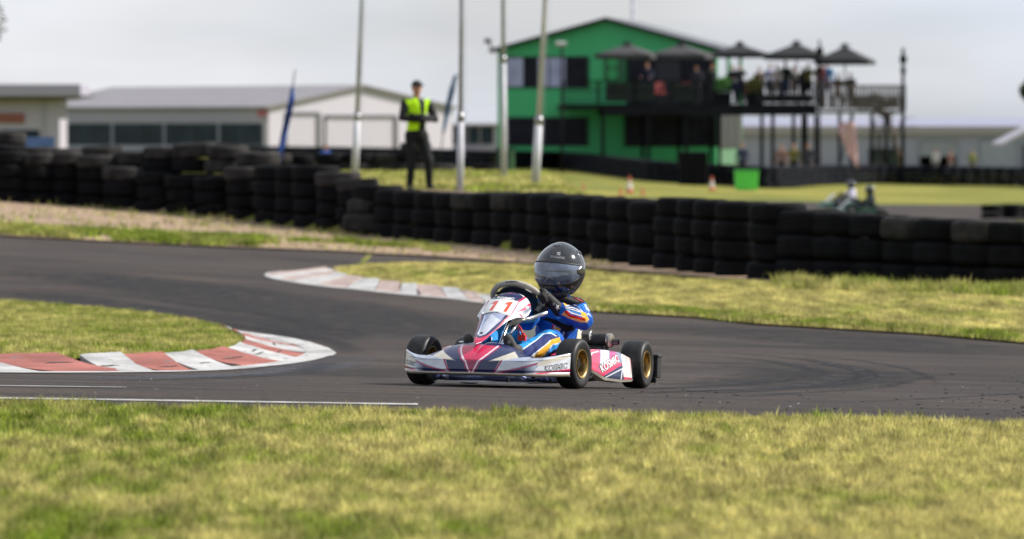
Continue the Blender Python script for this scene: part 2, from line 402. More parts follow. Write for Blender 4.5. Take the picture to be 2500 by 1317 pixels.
def line_sheet(name, a, b, w, off=.008):
    pts = densify([G(*a), G(*b)], .4, False, False); vs = []; fs = []
    for i, p in enumerate(pts):
        w2 = w * random.uniform(.8, 1.15)
        for s in (-1, 1):
            y = p.y + s * w2 / 2; vs.append((p.x, y, T(p.x, y) + off))
    for i in range(len(pts) - 1): fs.append((2 * i, 2 * i + 2, 2 * i + 3, 2 * i + 1))
    return tag(mesh_obj(name, vs, fs, M_PAINT), kind='structure')
line_sheet('track_line', (-300, 943), (308, 950), .085)
line_sheet('track_line', (-300, 972), (1020, 992), .10)

# kerbs
def kerb(label, inner, outer, nblocks, h, phase=0, strip=None, parent_name='kerb', skew=0.0, reds=None):
    I = densify(GP(inner), .1, False); O = densify(GP(outer), .1, False)
    def at(L, t):
        # arc-length lookup
        seg = [0]
        for i in range(len(L) - 1): seg.append(seg[-1] + (L[i + 1] - L[i]).length)
        d = t * seg[-1]; i = max(0, min(len(L) - 2, int(np.searchsorted(seg, d)) - 1)); k = (d - seg[i]) / max(seg[i + 1] - seg[i], 1e-9)
        return L[i].lerp(L[i + 1], min(max(k, 0), 1))
    # match by polyline index so corresponding control points pair up
    def pair(t):
        n = len(inner) - 1; f = t * n; i = min(int(f), n - 1)
        gi, go = GI[i].lerp(GI[i + 1], f - i), GO[i].lerp(GO[i + 1], f - i); return gi, go
    def cat(L, f):
        n = len(L) - 1; i = min(int(f), n - 1); t = f - i
        p0, p1, p2, p3 = L[max(i - 1, 0)], L[i], L[i + 1], L[min(i + 2, n)]
        m1 = (p2 - p0) * .5; m2 = (p3 - p1) * .5
        return p1 * (2 * t**3 - 3 * t**2 + 1) + m1 * (t**3 - 2 * t**2 + t) + p2 * (-2 * t**3 + 3 * t**2) + m2 * (t**3 - t**2)
    GI = [Vector(p[:2]) for p in GP(inner)]; GO = [Vector(p[:2]) for p in GP(outer)]; n = len(GI) - 1
    root = empty(parent_name, (GO[0].x, GO[0].y, T(GO[0].x, GO[0].y))); tag(root, label, 'kerb')
    inv = Vector(root.location)
    # arc-length samples on outer curve for block borders
    ts = np.linspace(0, n, 400); pts = [cat(GO, t) for t in ts]; cum = np.concatenate([[0], np.cumsum([(pts[i + 1] - pts[i]).length for i in range(399)])])
    ptsi = [cat(GI, t) for t in ts]; cumi = np.concatenate([[0], np.cumsum([(ptsi[i + 1] - ptsi[i]).length for i in range(399)])])
    both = cum / cum[-1] * .6 + cumi / cumi[-1] * .4
    bd = np.cumsum([0] + [random.uniform(.72, 1.28) for _ in range(nblocks)]); bd = bd / bd[-1]
    for b in range(nblocks):
        f0, f1 = float(bd[b]), float(bd[b + 1])
        t0, t1 = np.interp(f0, both, ts), np.interp(f1, both, ts); gap = .03 * (t1 - t0)
        vs = []; fs = []; K, J = 8, 7
        for k in range(K + 1):
            t = t0 + gap + (t1 - t0 - 2 * gap) * k / K
            tw = (t1 - t0) * skew; pi, po = cat(GI, max(0, t - tw * .5)), cat(GO, min(n, t + tw * .5))
            sl_ = (k / K)                      # saw-tooth: every block climbs along its length
            for j in range(J + 1):
                v = j / J; p = po.lerp(pi, v); zz = T(p.x, p.y) + .006 + h * (.35 * v + .65 * v * v) * (.72 + .28 * sl_) + random.uniform(-.0025, .0025)
                vs.append(Vector((p.x, p.y, zz)) - inv)
        nr = J + 1
        for k in range(K):
            for j in range(J): fs.append((k * nr + j, (k + 1) * nr + j, (k + 1) * nr + j + 1, k * nr + j + 1))
        # skirts down to the ground along the four sides
        ring = [k * nr for k in range(K + 1)] + [K * nr + j for j in range(1, nr)] + [k * nr + J for k in range(K - 1, -1, -1)] + [j for j in range(J - 1, 0, -1)]
        base = len(vs)
        for i in ring: vs.append(vs[i] - Vector((0, 0, h + .03)))
        for q in range(len(ring)):
            q2 = (q + 1) % len(ring); fs.append((ring[q], ring[q2], base + q2, base + q))
        slots = []; 
        if random.random() < .8 or True:
            for q_ in range(random.choice([1, 2])):
                kk = random.uniform(.25, .75); jj = random.uniform(.25, .7); ln = random.uniform(.35, .65)
                slots.append((kk, jj, ln))
        o = mesh_obj('kerb_block', vs, fs, (reds or M_PAINT_RED) if (b + phase) % 2 else M_PAINT_WORN, root)
        bm = bmesh.new(); bm.from_mesh(o.data); bmesh.ops.recalc_face_normals(bm, faces=bm.faces); bm.to_mesh(o.data); bm.free(); smooth_angle(o, 35)
        if h > .052:
            for kk, jj, ln in slots:       # dark strips laid on as the shade in the saw-tooth slots
                sm_ = MB(); k0 = max(0, int((kk - ln / 2) * K)); k1 = min(K, max(k0 + 2, int((kk + ln / 2) * K))); j = int(jj * (J - 1))
                for k in range(k0, k1 + 1):
                    a_, c_ = Vector(vs[k * nr + j]), Vector(vs[k * nr + j + 1]); w_ = .15 * math.sin(math.pi * (k - k0 + .15) / (k1 - k0 + .3)) + random.uniform(0, .10)
                    sm_.v += [tuple(a_.lerp(c_, .4) + Vector((0, 0, .004))), tuple(a_.lerp(c_, .4 + w_ * 1.3) + Vector((0, 0, .004)))]
                sm_.f = [(2 * i, 2 * i + 2, 2 * i + 3, 2 * i + 1) for i in range(k1 - k0)]; sm_.build('slot', M_SLOTSHADE, o)
    if strip:
        S = [Vector(p[:2]) for p in GP(strip)]; vs = []; fs = []; K = 120
        for k in range(K + 1):
            t = n * k / K; a, c = cat(GO, t), cat(S, t)
            for j in range(4):
                p = a.lerp(c, j / 3 + (random.uniform(-.04, .04) if j == 3 else -.02 if j == 0 else 0)); vs.append(Vector((p.x, p.y, T(p.x, p.y) + .009)) - inv)
        for k in range(K):
            for j in range(3): fs.append((k * 4 + j, k * 4 + j + 1, (k + 1) * 4 + j + 1, (k + 1) * 4 + j))
        mesh_obj('painted_strip', vs, fs, M_PAINT_WORN, root)
    return root
K_IN = [(-500, 884), (-250, 884), (0, 883), (200, 882), (400, 880), (500, 873), (560, 864), (588, 854), (598, 846), (597, 839), (588, 831), (572, 822), (540, 809), (505, 800)]
K_OUT = [(-500, 911), (-250, 911), (0, 911), (200, 911), (400, 909), (530, 902), (620, 894), (690, 884), (735, 871), (748, 862), (735, 850), (690, 836), (610, 820), (530, 806)]
K_STR = [(-500, 913), (-250, 913), (0, 914), (200, 914), (400, 912), (530, 908), (635, 900), (740, 887), (795, 875), (819, 864), (785, 847), (720, 830), (625, 816), (530, 804)]
kerb('red and white saw tooth kerb curling round the tip of the near left grass island', K_IN, K_OUT, 17, .055, 0, K_STR, skew=.95)
K2_IN = [(790, 661), (800, 664), (815, 669), (850, 681), (920, 692), (1010, 703), (1100, 713), (1190, 730), (1260, 744)]
K2_OUT = [(690, 664), (657, 669), (665, 677), (740, 691), (860, 705), (980, 718), (1090, 729), (1190, 741), (1265, 750)]
K2_STR = [(690, 663), (650, 669), (655, 679), (735, 694), (860, 708), (980, 721), (1090, 731), (1190, 743), (1265, 752)]
kerb('far blurred red and white kerb edging the tip of the grass peninsula behind the kart', K2_IN, K2_OUT, 13, .05, 1, K2_STR, skew=.6, reds=M_PAINT_FADED)
# far infield track and its kerb (right, beyond the tyre wall)
sheet('far_track', GP([(1560, 486), (1800, 492), (2000, 496), (2150, 502), (2500, 503), (2900, 503), (2900, 545), (2300, 545), (2150, 528), (1900, 512), (1560, 500)], dmin=90), .03, M_ASPH, 2.0)

# skid marks: thin rubber laid on the asphalt
def skid_mat(nm, colr):
    m, nt, b = new_mat(nm); b.inputs['Base Color'].default_value = (*colr, 1); b.inputs['Specular IOR Level'].default_value = .2; b.inputs['Roughness'].default_value = .7
    a = N(nt, 'ShaderNodeAttribute'); a.attribute_name = 'Col'; g = N(nt, 'ShaderNodeNewGeometry')
    n = N(nt, 'ShaderNodeTexNoise'); n.inputs['Scale'].default_value = 5; n.inputs['Detail'].default_value = 6; nt.links.new(g.outputs['Position'], n.inputs['Vector'])
    mr = N(nt, 'ShaderNodeMapRange'); mr.inputs[1].default_value = .30; mr.inputs[2].default_value = .58; nt.links.new(n.outputs[0], mr.inputs[0])
    mu = N(nt, 'ShaderNodeMath', operation='MULTIPLY'); sp = N(nt, 'ShaderNodeSeparateColor'); nt.links.new(a.outputs['Color'], sp.inputs[0])
    nt.links.new(sp.outputs[0], mu.inputs[0]); nt.links.new(mr.outputs[0], mu.inputs[1]); nt.links.new(mu.outputs[0], b.inputs['Alpha'])
    return m
def skids(oname, colr, lines, off):
    V, Fc, C = [], [], []
    lines = lines or [([(1560, 862), (1700, 861), (1830, 868), (1960, 880), (2080, 902), (2120, 918), (2090, 932), (1980, 945), (1800, 955), (1600, 962), (1400, 966)], .20, .75),
             ([(1500, 870), (1650, 868), (1800, 876), (1900, 888), (1985, 905), (1970, 922), (1850, 938), (1700, 948), (1450, 957)], .22, .6),
             ([(1620, 858), (1900, 872), (2200, 884), (2500, 892)], .07, .75), ([(1650, 906), (1950, 914), (2250, 920), (2600, 926)], .06, .7),
             ([(860, 938), (1050, 944), (1300, 950), (1500, 956)], .25, .8), ([(830, 925), (980, 933), (1150, 940)], .12, .7),
             ([(1700, 968), (1900, 955), (2060, 935), (2130, 915), (2100, 900)], .12, .6), ([(1560, 975), (1800, 972), (2000, 960), (2200, 938), (2350, 915)], .14, .4),
             ([(820, 878), (760, 905), (600, 922), (420, 930), (200, 932)], .3, .45), ([(860, 868), (820, 840), (700, 815), (560, 795), (400, 775), (200, 750), (0, 726)], .28, .5),
             ([(1600, 850), (1800, 856), (2000, 872), (2200, 900), (2300, 940)], .10, .5), ([(-50, 700), (300, 725), (600, 765), (800, 800), (900, 830)], .35, .3),
             ([(1500, 980), (1900, 985), (2300, 975), (2600, 950)], .1, .35), ([(1450, 832), (1700, 838), (1950, 850), (2300, 862), (2600, 868)], .5, .32)]
    for pts, w, a in lines:
        P = densify(GP(pts), .2, False); b0 = len(V); K = 3 if w < .4 else 9
        for i, p in enumerate(P):
            q = P[min(i + 1, len(P) - 1)] - P[max(i - 1, 0)]; nrm = Vector((-q.y, q.x)).normalized()
            fade = min(1, i / 12, (len(P) - 1 - i) / 12)
            for s, al in [(-1 + 2 * q_ / K, min(1, 1.6 * math.sin(math.pi * q_ / K))) for q_ in range(K + 1)]:
                r = p + nrm * s * w / 2; V.append((r.x, r.y, T(r.x, r.y) + off + .0006 * (len(C) and (b0 % 7)) / 7)); C.append((min(1, al * fade * a * 1.35),) * 3)
        for i in range(len(P) - 1):
            for j in range(K): Fc.append((b0 + i * (K + 1) + j, b0 + i * (K + 1) + j + 1, b0 + (i + 1) * (K + 1) + j + 1, b0 + (i + 1) * (K + 1) + j))
    tag(mesh_obj(oname, V, Fc, skid_mat(oname, colr), cols=np.array(C)), kind='stuff')
skids('rubber_marks', (.016, .015, .017), None, .0065)
skids('polished_line_sheen', (.085, .092, .115), [([(-200, 924), (100, 926), (350, 925), (560, 919), (720, 906), (830, 886), (858, 866)], .55, .42), ([(1560, 925), (1750, 915), (1930, 912), (2050, 915)], .9, .16),  # lighter bluish ribbons paint in the sheen of the polished asphalt
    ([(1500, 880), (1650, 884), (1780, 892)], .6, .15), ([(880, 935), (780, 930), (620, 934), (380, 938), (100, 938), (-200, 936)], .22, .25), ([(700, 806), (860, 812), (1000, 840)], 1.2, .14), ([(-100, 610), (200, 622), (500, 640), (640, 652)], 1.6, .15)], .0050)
skids('dark_racing_line', (.018, .017, .018), [([(-200, 655), (100, 668), (400, 700), (700, 745), (900, 790), (960, 830)], 2.2, .5), ([(-200, 705), (100, 722), (400, 762), (640, 800), (800, 836)], .9, .5), ([(1300, 800), (1500, 798), (1800, 812), (2100, 835), (2600, 880)], 2.0, .4),
    ([(1620, 880), (1850, 888), (2000, 905), (2040, 920), (1950, 935), (1750, 948)], 1.4, .5), ([(1100, 905), (900, 915), (840, 925)], .9, .45), ([(600, 620), (800, 640), (1000, 650), (1200, 665)], 1.5, .4)], .0057)
# loose rubber crumbs and stones on the tarmac
def crumbs():
    m = MB()
    for i in range(170):
        px, py = random.uniform(1500, 2500), 1000
        px = 2500 - 1100 * random.random()**1.6; py = random.gauss(985, 32)
        if py < 880 or py > 1022 + (px - 2000) * .02: continue
        p = G(px, py); s = random.uniform(.003, .009) * (1.5 if random.random() < .12 else 1)
        m.box((p.x, p.y, p.z + .006), (s * random.uniform(1, 2.2), s * 1.6, s * .35), Matrix.Rotation(random.uniform(0, 3), 3, 'Z'))
    tag(m.build('rubber_crumbs', mat('crumb_black', (.012, .012, .012), .9)), kind='stuff')
    m = MB()
    for i in range(60):
        px, py = random.uniform(100, 2500), random.uniform(900, 1015); 
        p = G(px, py); s = random.uniform(.002, .006)
        m.box((p.x, p.y, p.z + .006), (s * 1.5, s * 1.6, s * .6), Matrix.Rotation(random.uniform(0, 3), 3, 'Z'))
    tag(m.build('loose_stones', mat('stone_pale', (.35, .33, .30), .9)), kind='stuff')
crumbs()

# ------------------------------------------------------------------ grass
M_BLADE = mat_vc('grass_blades', rough=.7, var=.08, scale=3, spec=.25, transl=.3)
def vnoise(x, y, s, seed):
    rng = np.random.default_rng(seed); g = rng.random((64, 64)); x = x / s; y = y / s
    xi = np.floor(x).astype(int); yi = np.floor(y).astype(int); fx = x - xi; fy = y - yi; fx = fx * fx * (3 - 2 * fx); fy = fy * fy * (3 - 2 * fy)
    a = g[xi % 64, yi % 64]; b = g[(xi + 1) % 64, yi % 64]; c = g[xi % 64, (yi + 1) % 64]; d = g[(xi + 1) % 64, (yi + 1) % 64]
    return (a * (1 - fx) + b * fx) * (1 - fy) + (c * (1 - fx) + d * fx) * fy
def fbm(x, y, s, seed): return (vnoise(x, y, s, seed) + .5 * vnoise(x, y, s / 2.1, seed + 1) + .25 * vnoise(x, y, s / 4.3, seed + 2)) / 1.75
def scatter(poly, n, rng):
    xs = [p[0] for p in poly]; ys = [p[1] for p in poly]; out = []; tot = 0
    while tot < n:
        P = np.stack([rng.uniform(min(xs), max(xs), n * 2), rng.uniform(min(ys), max(ys), n * 2)], 1)
        # keep what lies in (or just beside) the view
        P = P[np.abs(P[:, 0]) < P[:, 1] * .135 + .8]
        P = P[in_poly(P, poly)]; out.append(P); tot += len(P)
        if len(P) == 0: break
    return np.concatenate(out)[:n]
DARKG, GREEN, LIME, STRAW = np.array([.055, .105, .010]), np.array([.16, .245, .016]), np.array([.37, .43, .032]), np.array([.62, .49, .255])
def grass(name, P, h, w, off, seed, dry=.5, patch=.7, split=2, dens_noise=0.0, hvar=None, xdry=0.0):
    rng = np.random.default_rng(seed); n = len(P)
    if dens_noise:
        P = P[fbm(P[:, 0], P[:, 1] * .6, .35, seed + 40) + rng.normal(0, .08, n) > dens_noise]; n = len(P)
    x, y = P[:, 0], P[:, 1]; z = terr(x, y) + off
    a = rng.uniform(0, 2 * np.pi, n); lean = rng.uniform(.1, 1.0, n); la = rng.uniform(0, 2 * np.pi, n)
    hh = h * rng.uniform(.4, 1.25, n) * (.35 + 1.3 * fbm(x, y, .07 * max(1, h / .05), seed + 9))
    if hvar is not None: hh = hh * hvar(x, y)
    ww = w * rng.uniform(.6, 1.4, n)
    dx, dy = np.cos(a) * ww / 2, np.sin(a) * ww / 2
    tx, ty = x + np.cos(la) * lean * hh, y + np.sin(la) * lean * hh
    V = np.empty((n, 3, 3)); V[:, 0] = np.stack([x - dx, y - dy, z - .004], 1); V[:, 1] = np.stack([x + dx, y + dy, z - .004], 1); V[:, 2] = np.stack([tx, ty, z + hh * np.sqrt(np.maximum(.05, 1 - .45 * lean**2))], 1)
    d = fbm(x, y * .55, patch, seed + 3) * .75 + fbm(x, y * .2, patch * .14, seed + 5) * .7 - .17 + rng.normal(0, .09, n) - .5 + (dry - .5) * .5 + xdry * x
    k = np.clip(.5 + d * 2.0, 0, 1)[:, None]; g = np.clip(rng.normal(.45, .3, n), 0, 1)[:, None]
    green = (DARKG * (1 - g) + GREEN * g) * (1 - .5 * g) + LIME * .55 * g
    C = green * (1 - k) + (STRAW * .62 + LIME * .38) * k
    cl = fbm(x, y * .22, patch * .13, seed + 21) + .6 * fbm(x, y * .16, patch * .06, seed + 25) - .8; C = C * np.clip(1 + cl * 1.25, .55, 1.6)[:, None] * rng.uniform(.5, 1.42, (n, 1)); C = np.repeat(C[:, None, :], 3, 1).reshape(-1, 3)
    return tag(np_mesh(name, V.reshape(-1, 3), np.arange(3 * n).reshape(n, 3), M_BLADE, cols=C), kind='stuff')
def along(pts, spread_y, n, rng, step=.3, dmin=12):
    L = densify(GP(pts, dmin=dmin), step, False); L = np.array([(p.x, p.y) for p in L])
    i = rng.integers(0, len(L) - 1, n); t = rng.random((n, 1)); P = L[i] * (1 - t) + L[i + 1] * t
    P[:, 1] += rng.uniform(*spread_y, n) ; P[:, 0] += rng.normal(0, .05, n); return P
rg = np.random.default_rng(3)
fore2 = [(p[0], p[1]) for p in densify(GP(NEAR_EDGE), .1, False)]
fore2 = [(px_, y + .05 * math.sin(px_ * 9) + .04 * math.sin(px_ * 23)) for px_, y in fore2] + [(9, 12.5), (-9, 12.5)]
grass('foreground_grass', scatter(fore2, 540000, rg), .036, .0075, .008, 11, dry=.65, patch=.42, xdry=.09)
ne = [(-400, 974)] + NEAR_EDGE[2:]
grass('edge_tufts', along(ne, (-.5, .12), 26000, rg, step=.1), .05, .009, .008, 31, dry=.45, patch=.3, dens_noise=.64)
i1 = [(p.x, p.y) for p in isl1]
grass('island_grass', scatter(i1, 290000, rg), .040, .008, .018, 12, dry=.40, patch=.4)
pe = [(p.x, p.y) for p in pen]
grass('peninsula_grass', scatter(pe, 350000, rg), .04, .016, .018, 13, dry=.98, patch=1.3)
# greener fringe along the peninsula's road edge, the gravel verge and the wall's foot
grass('verge_fringe_grass', along([(1430, 760), (1500, 766), (1700, 777), (1850, 793), (2050, 806), (2250, 818), (2400, 831), (2600, 848)], (0, .9), 60000, rg), .055, .013, .015, 14, dry=.22, patch=.5, dens_noise=.42)
grass('gravel_fringe_grass', along([(-200, 566), (0, 576), (200, 588), (400, 598), (620, 606)], (-.3, 4.2), 60000, rg), .08, .03, .024, 15, dry=.15, patch=1.6, dens_noise=.50)
grass('gravel_fringe_grass', along([(620, 600), (850, 604), (1000, 612), (1080, 622)], (.2, 2.6), 22000, rg), .07, .03, .024, 16, dry=.15, patch=1.4, dens_noise=.58)
grass('wall_foot_weeds', along([(-100, 493), (100, 504), (250, 512), (400, 526), (600, 547), (740, 562), (900, 580)], (-.5, .3), 1500, rg, step=1), .13, .03, .0, 17, dry=.45, patch=.7, dens_noise=.62)
grass('wall_foot_weeds', along([(1900, 700), (2150, 706), (2350, 714), (2600, 722)], (-2.2, .8), 22000, rg), .11, .022, .02, 18, dry=.35, patch=.8, dens_noise=.50)
gv = [(p.x, p.y) for p in GP([(-100, 572), (200, 588), (500, 602), (850, 616), (1200, 638), (1500, 662), (1500, 640), (1100, 600), (740, 566), (500, 540), (250, 517), (-100, 500)])]
grass('gravel_dry_tufts', scatter(gv, 7000, rg), .035, .025, .026, 33, dry=1.0, patch=1.2, dens_noise=.56)
grass('gravel_weeds', scatter(gv, 7000, rg), .08, .03, .026, 34, dry=.1, patch=1.8, dens_noise=.68)
grass('bank_grass', scatter([(-6.8, 84), (-4.4, 82), (-.9, 75.3), (.3, 71), (1.5, 66), (1.5, 110), (-6.8, 110)], 55000, rg), .08, .05, .0, 19, dry=.6, patch=2.5)

# ================================================================== TYRE WALLS
M_TYRE = mat('old_tyre_rubber', (.0045, .0045, .0055), .85, var=.5, scale=5, bump=.3, spec=.12)
M_TYRE2 = mat('dusty_sunlit_tyre_rubber', (.026, .024, .023), .85, var=.6, scale=5, bump=.3, spec=.15)
def tyre_mesh(name, r, h, hole, seg=28, m=M_TYRE):
    prof = [(hole, .03 * h), (hole + .02, 0), (r * .82, 0), (r * .94, h * .06), (r * .985, h * .17), (r, h * .32), (r, h * .42), (r * .985, h * .44), (r, h * .46), (r, h * .60), (r * .985, h * .62), (r, h * .64), (r, h * .72), (r * .98, h * .85), (r * .93, h * .95), (r * .82, h), (hole + .02, h * .99), (hole, h * .93)]
    b = MB().lathe(prof, seg, closed=True); me_o = b.build(name, m, smooth=True)
    return me_o
tyre_protos = []
for k, (r, mm) in enumerate([(.375, M_TYRE), (.36, M_TYRE), (.385, M_TYRE2)]):
    tyre_protos.append((r, tyre_mesh('tyre', r, .25, r * .58, m=mm).data))
for o in [o for o in COL.objects if o.name.startswith('tyre')]: bpy.data.objects.remove(o)
def place_tyre(x, y, z, which, label, group, sc=1.0, tilt=(0, 0)):
    o = bpy.data.objects.new('tyre', tyre_protos[which][1]); o.location = (x, y, z); o.rotation_euler = (tilt[0], tilt[1], random.uniform(0, 6.28)); o.scale = (sc, sc, sc)
    link(o); tag(o, label, 'tyre', group)
LAYER = {0: 'bottom tyre', 1: 'second tyre up', 2: 'third tyre up', 3: 'fourth tyre up', 4: 'loose top tyre'}
def wall_y(px): return float(np.interp(px, [p[0] for p in WALL_BASE], [p[1] for p in WALL_BASE]))
px = -60.0; idx = 0
ORD1 = 'first second third fourth fifth sixth seventh eighth ninth tenth eleventh twelfth thirteenth fourteenth fifteenth sixteenth seventeenth eighteenth nineteenth'.split()
def ordinal(n):
    if n < 20: return ORD1[n - 1]
    t, u = divmod(n, 10); T1 = {2: 'twent', 3: 'thirt', 4: 'fort', 5: 'fift'}[t]
    return T1 + ('ieth' if u == 0 else 'y-' + ORD1[u - 1])
WALL_TOP = [(-100, 365), (75, 385), (160, 372), (270, 385), (285, 405), (400, 425), (500, 433), (590, 433), (600, 402), (700, 405), (780, 405), (850, 430), (950, 462), (1100, 472), (1300, 470), (1500, 484), (1700, 494), (1880, 503), (2000, 516), (2200, 530), (2400, 540), (2600, 550)]
stack_pts = []
while px < 2620:
    p = G(px, wall_y(px)); s = F / p.y
    top = float(np.interp(px, [q[0] for q in WALL_TOP], [q[1] for q in WALL_TOP]))
    n = int(round((wall_y(px) - top) / s / .245 + (.3 if px < 620 else 0))); n = max(3, min(5, n))
    sec = 'in the tall left stretch of the tyre wall' if px < 600 else ('in the middle stretch of the tyre wall behind the helmet' if px < 1850 else 'in the dark right stretch of the tyre wall')
    sc = (wall_y(px) - top) / s / (.25 * n); sc = min(1.12, max(.9, sc))
    for k in range(n):
        lab = '%s in the %s stack from the left of the near tyre wall' % (LAYER[k], ordinal(idx + 1))
        place_tyre(p.x + random.uniform(-.025, .025), p.y + .38 + random.uniform(-.03, .03), p.z + k * .25 * sc + (-.01 if k == 0 else 0), (2 if (k == n - 1 and random.random() < (.55 if px < 620 else .25)) else random.choice([0, 0, 1])), 'black ' + lab, 'black tyres stacked in the near tyre wall', sc,
                   (random.uniform(-.02, .02) if k == n - 1 else 0, random.uniform(-.03, .03) if k == n - 1 else 0))  # paler dusty tyre on top also carries the sunlit tone of stack tops
    stack_pts.append((px, p, n, sc)); idx += 1
    px += (74 if px < 640 else 50 if px < 1800 else 84) * random.uniform(.94, 1.06)
# the taller, dustier back row of the left stretch
BACK_TOP = [(-60, 338), (70, 345), (90, 368), (160, 366), (180, 374), (270, 380), (290, 378), (350, 382), (430, 390), (520, 396), (600, 400), (640, 398)]
px = -50.0; bi = 0
while px < 640:
    d = G(px, wall_y(px)).y + 1.05; q = ray(px, 400, d); s_ = F / d; g = T(q.x, d); top = CH + (HY - float(np.interp(px, [a for a, b in BACK_TOP], [b for a, b in BACK_TOP]))) / s_
    n = max(3, int(round((top - g) / .245 + .15))); bi += 1; ti = random.uniform(-.06, .06)
    for k in range(n):
        istop = k == n - 1
        place_tyre(q.x + random.uniform(-.04, .04), d + random.uniform(-.05, .05), g + k * .25 - .01, 2 if istop else random.choice([0, 2]),
                   'dusty %s in the %s stack from the left of the back row' % ('top tyre' if istop else LAYER[min(k, 3)], ordinal(bi)), 'dusty tyres of the back row behind the left stretch', .96 if k < n - 1 else random.uniform(.9, 1.04), (ti if istop else 0, random.uniform(-.07, .07) if istop else 0))
    px += random.uniform(66, 84)
place_tyre(ray(905, 430, 76.2).x, 76.2, T(ray(905, 430, 76.2).x, 76.2) + .02, 2, 'dusty tyre lying flat on the bank at the foot of the thin flagpole', 'tyres lying on the bank', 1.15)
place_tyre(ray(905, 430, 76.2).x + .05, 76.25, T(ray(905, 430, 76.2).x, 76.2) + .27, 2, 'dusty tyre on top of the flat pair beside the thin flagpole', 'tyres lying on the bank', 1.1, (.05, .08))
# grey jumble of tyres in the middle distance
MID = [(600, 432), (700, 428), (800, 430), (900, 432), (960, 436), (1060, 446), (1130, 452), (1200, 455)]
mid_lab = 'grey tyre in the jumble behind the marshal'
for row, dd in ((0, 110), (1, 113)):
    px = 610 + row * 20
    while px < 1215:
        x = (px - 1250) * dd / F; y = dd + random.uniform(-.5, .5); z = T(x, y)
        n = random.choice([2, 3, 3, 4]) if px < 1060 else random.choice([1, 2])
        for k in range(n): place_tyre(x + random.uniform(-.06, .06), y, z + k * .235 - .01, random.choice([0, 2, 2]), ('dark blue grey ' if row else 'dusty ') + ('upper ' if k else 'lower ') + mid_lab, 'jumbled tyres ' + ('back' if row else 'front') + (' upper' if k else ' lower'), .93)
        px += random.uniform(58, 76)
# far barrier in front of the clubhouse: one low mass of tyres
FARB = [(560, 392), (800, 396), (1060, 404), (1200, 412), (1380, 414), (1500, 430), (1600, 443), (1700, 450), (1800, 455), (1880, 460), (2000, 452), (2120, 449), (2300, 452), (2500, 455), (2700, 458)]
def far_barrier():
    m = MB(); L = [G(a, b, dmin=130) for a, b in FARB]; L = densify(L, .5, False)
    for p in L:
        n = 4
        for k in range(n):
            r = .37; x, y = p.x + random.uniform(-.05, .05), p.y + random.uniform(-.05, .05); z = T(x, y) + k * .21
            m.lathe([(.01, .01), (r * .85, 0), (r, .05), (r, .15), (r * .85, .2), (.01, .19)], 10, c=(x, y, z))
    o = m.build('tyre_barrier', mat('far_tyre_rubber', (.006, .007, .011), .85, var=.4, scale=1.2, spec=.1), smooth=True); tag(o, 'long low navy black tyre barrier in front of the clubhouse', 'tyre barrier', kind='stuff')
far_barrier()
# two short tyre stacks beyond the wall at the right edge
for i, px in enumerate((2422, 2468, 2504)):
    p = G(px, 536, dmin=90)
    for k in range(2): place_tyre(p.x, p.y, p.z + k * .22 - .02, 0, 'black tyre in the low stacks on the far verge at the right edge', 'low stacks on the far verge', .80 if i != 1 else .88)

# ================================================================== THE KART
KO = G(1215, 947, dmin=20); TH = R(18)
e = .4
nrm = Vector((-(T(KO.x + e, KO.y) - T(KO.x - e, KO.y)) / (2 * e), -(T(KO.x, KO.y + e) - T(KO.x, KO.y - e)) / (2 * e), 1)).normalized()
back = Vector((math.sin(TH), math.cos(TH), 0)); back = (back - nrm * back.dot(nrm)).normalized(); left = back.cross(nrm).normalized()
KM = Matrix((left, back, nrm)).transposed().to_4x4(); KM.translation = Vector((KO.x, KO.y, KO.z + .004))
KMI = KM.inverted()
def W(p): return KM @ Vector(p)
def KL(px, py, yl):
    """kart-local point that the pixel shows at local depth y = yl"""
    a = KMI @ Vector((0, 0, CH)); b = KMI @ ray(px, py, 30.0); t = (yl - a.y) / (b.y - a.y); return a + (b - a) * t
def kproj(P):
    P = np.asarray(P, float); M = np.array(KM); Wp = P @ M[:3, :3].T + M[:3, 3]; return proj(Wp)
def kroot(name, label, cat):
    o = bpy.data.objects.new(name, None); o.empty_display_size = .1; o.matrix_world = KM; link(o); tag(o, label, cat); return o
kart = kroot('racing_kart', 'pink navy and white racing kart number 11 cornering on the track with its young driver', 'go-kart')
M_CHROME = mat('chrome_steel', (.75, .75, .76), .18, 1.0, var=.08)
M_BLACKM = mat('black_metal', (.015, .015, .016), .45, .3, var=.4, scale=20)
M_RUBBER = None
M_GOLD = mat('gold_magnesium_rim', (.36, .24, .085), .38, .85, var=.2, scale=18)
M_CREAM = mat('cream_plastic', (.62, .57, .46), .45, var=.1, scale=12)
M_GREY = mat('grey_tube', (.30, .30, .31), .35, .6, var=.15)
PINK, PINKD, NAVY, WHITE, CREAM, GREYW, INK = (.54, .016, .08), (.30, .014, .07), (.010, .018, .075), (.56, .58, .63), (.52, .48, .40), (.33, .37, .46), (.02, .022, .03)
M_VINYL = mat_vc('printed_vinyl_plastic', rough=.3, coat=.4, var=.16, scale=16, bump=.16, bscale=12, bdist=.006)

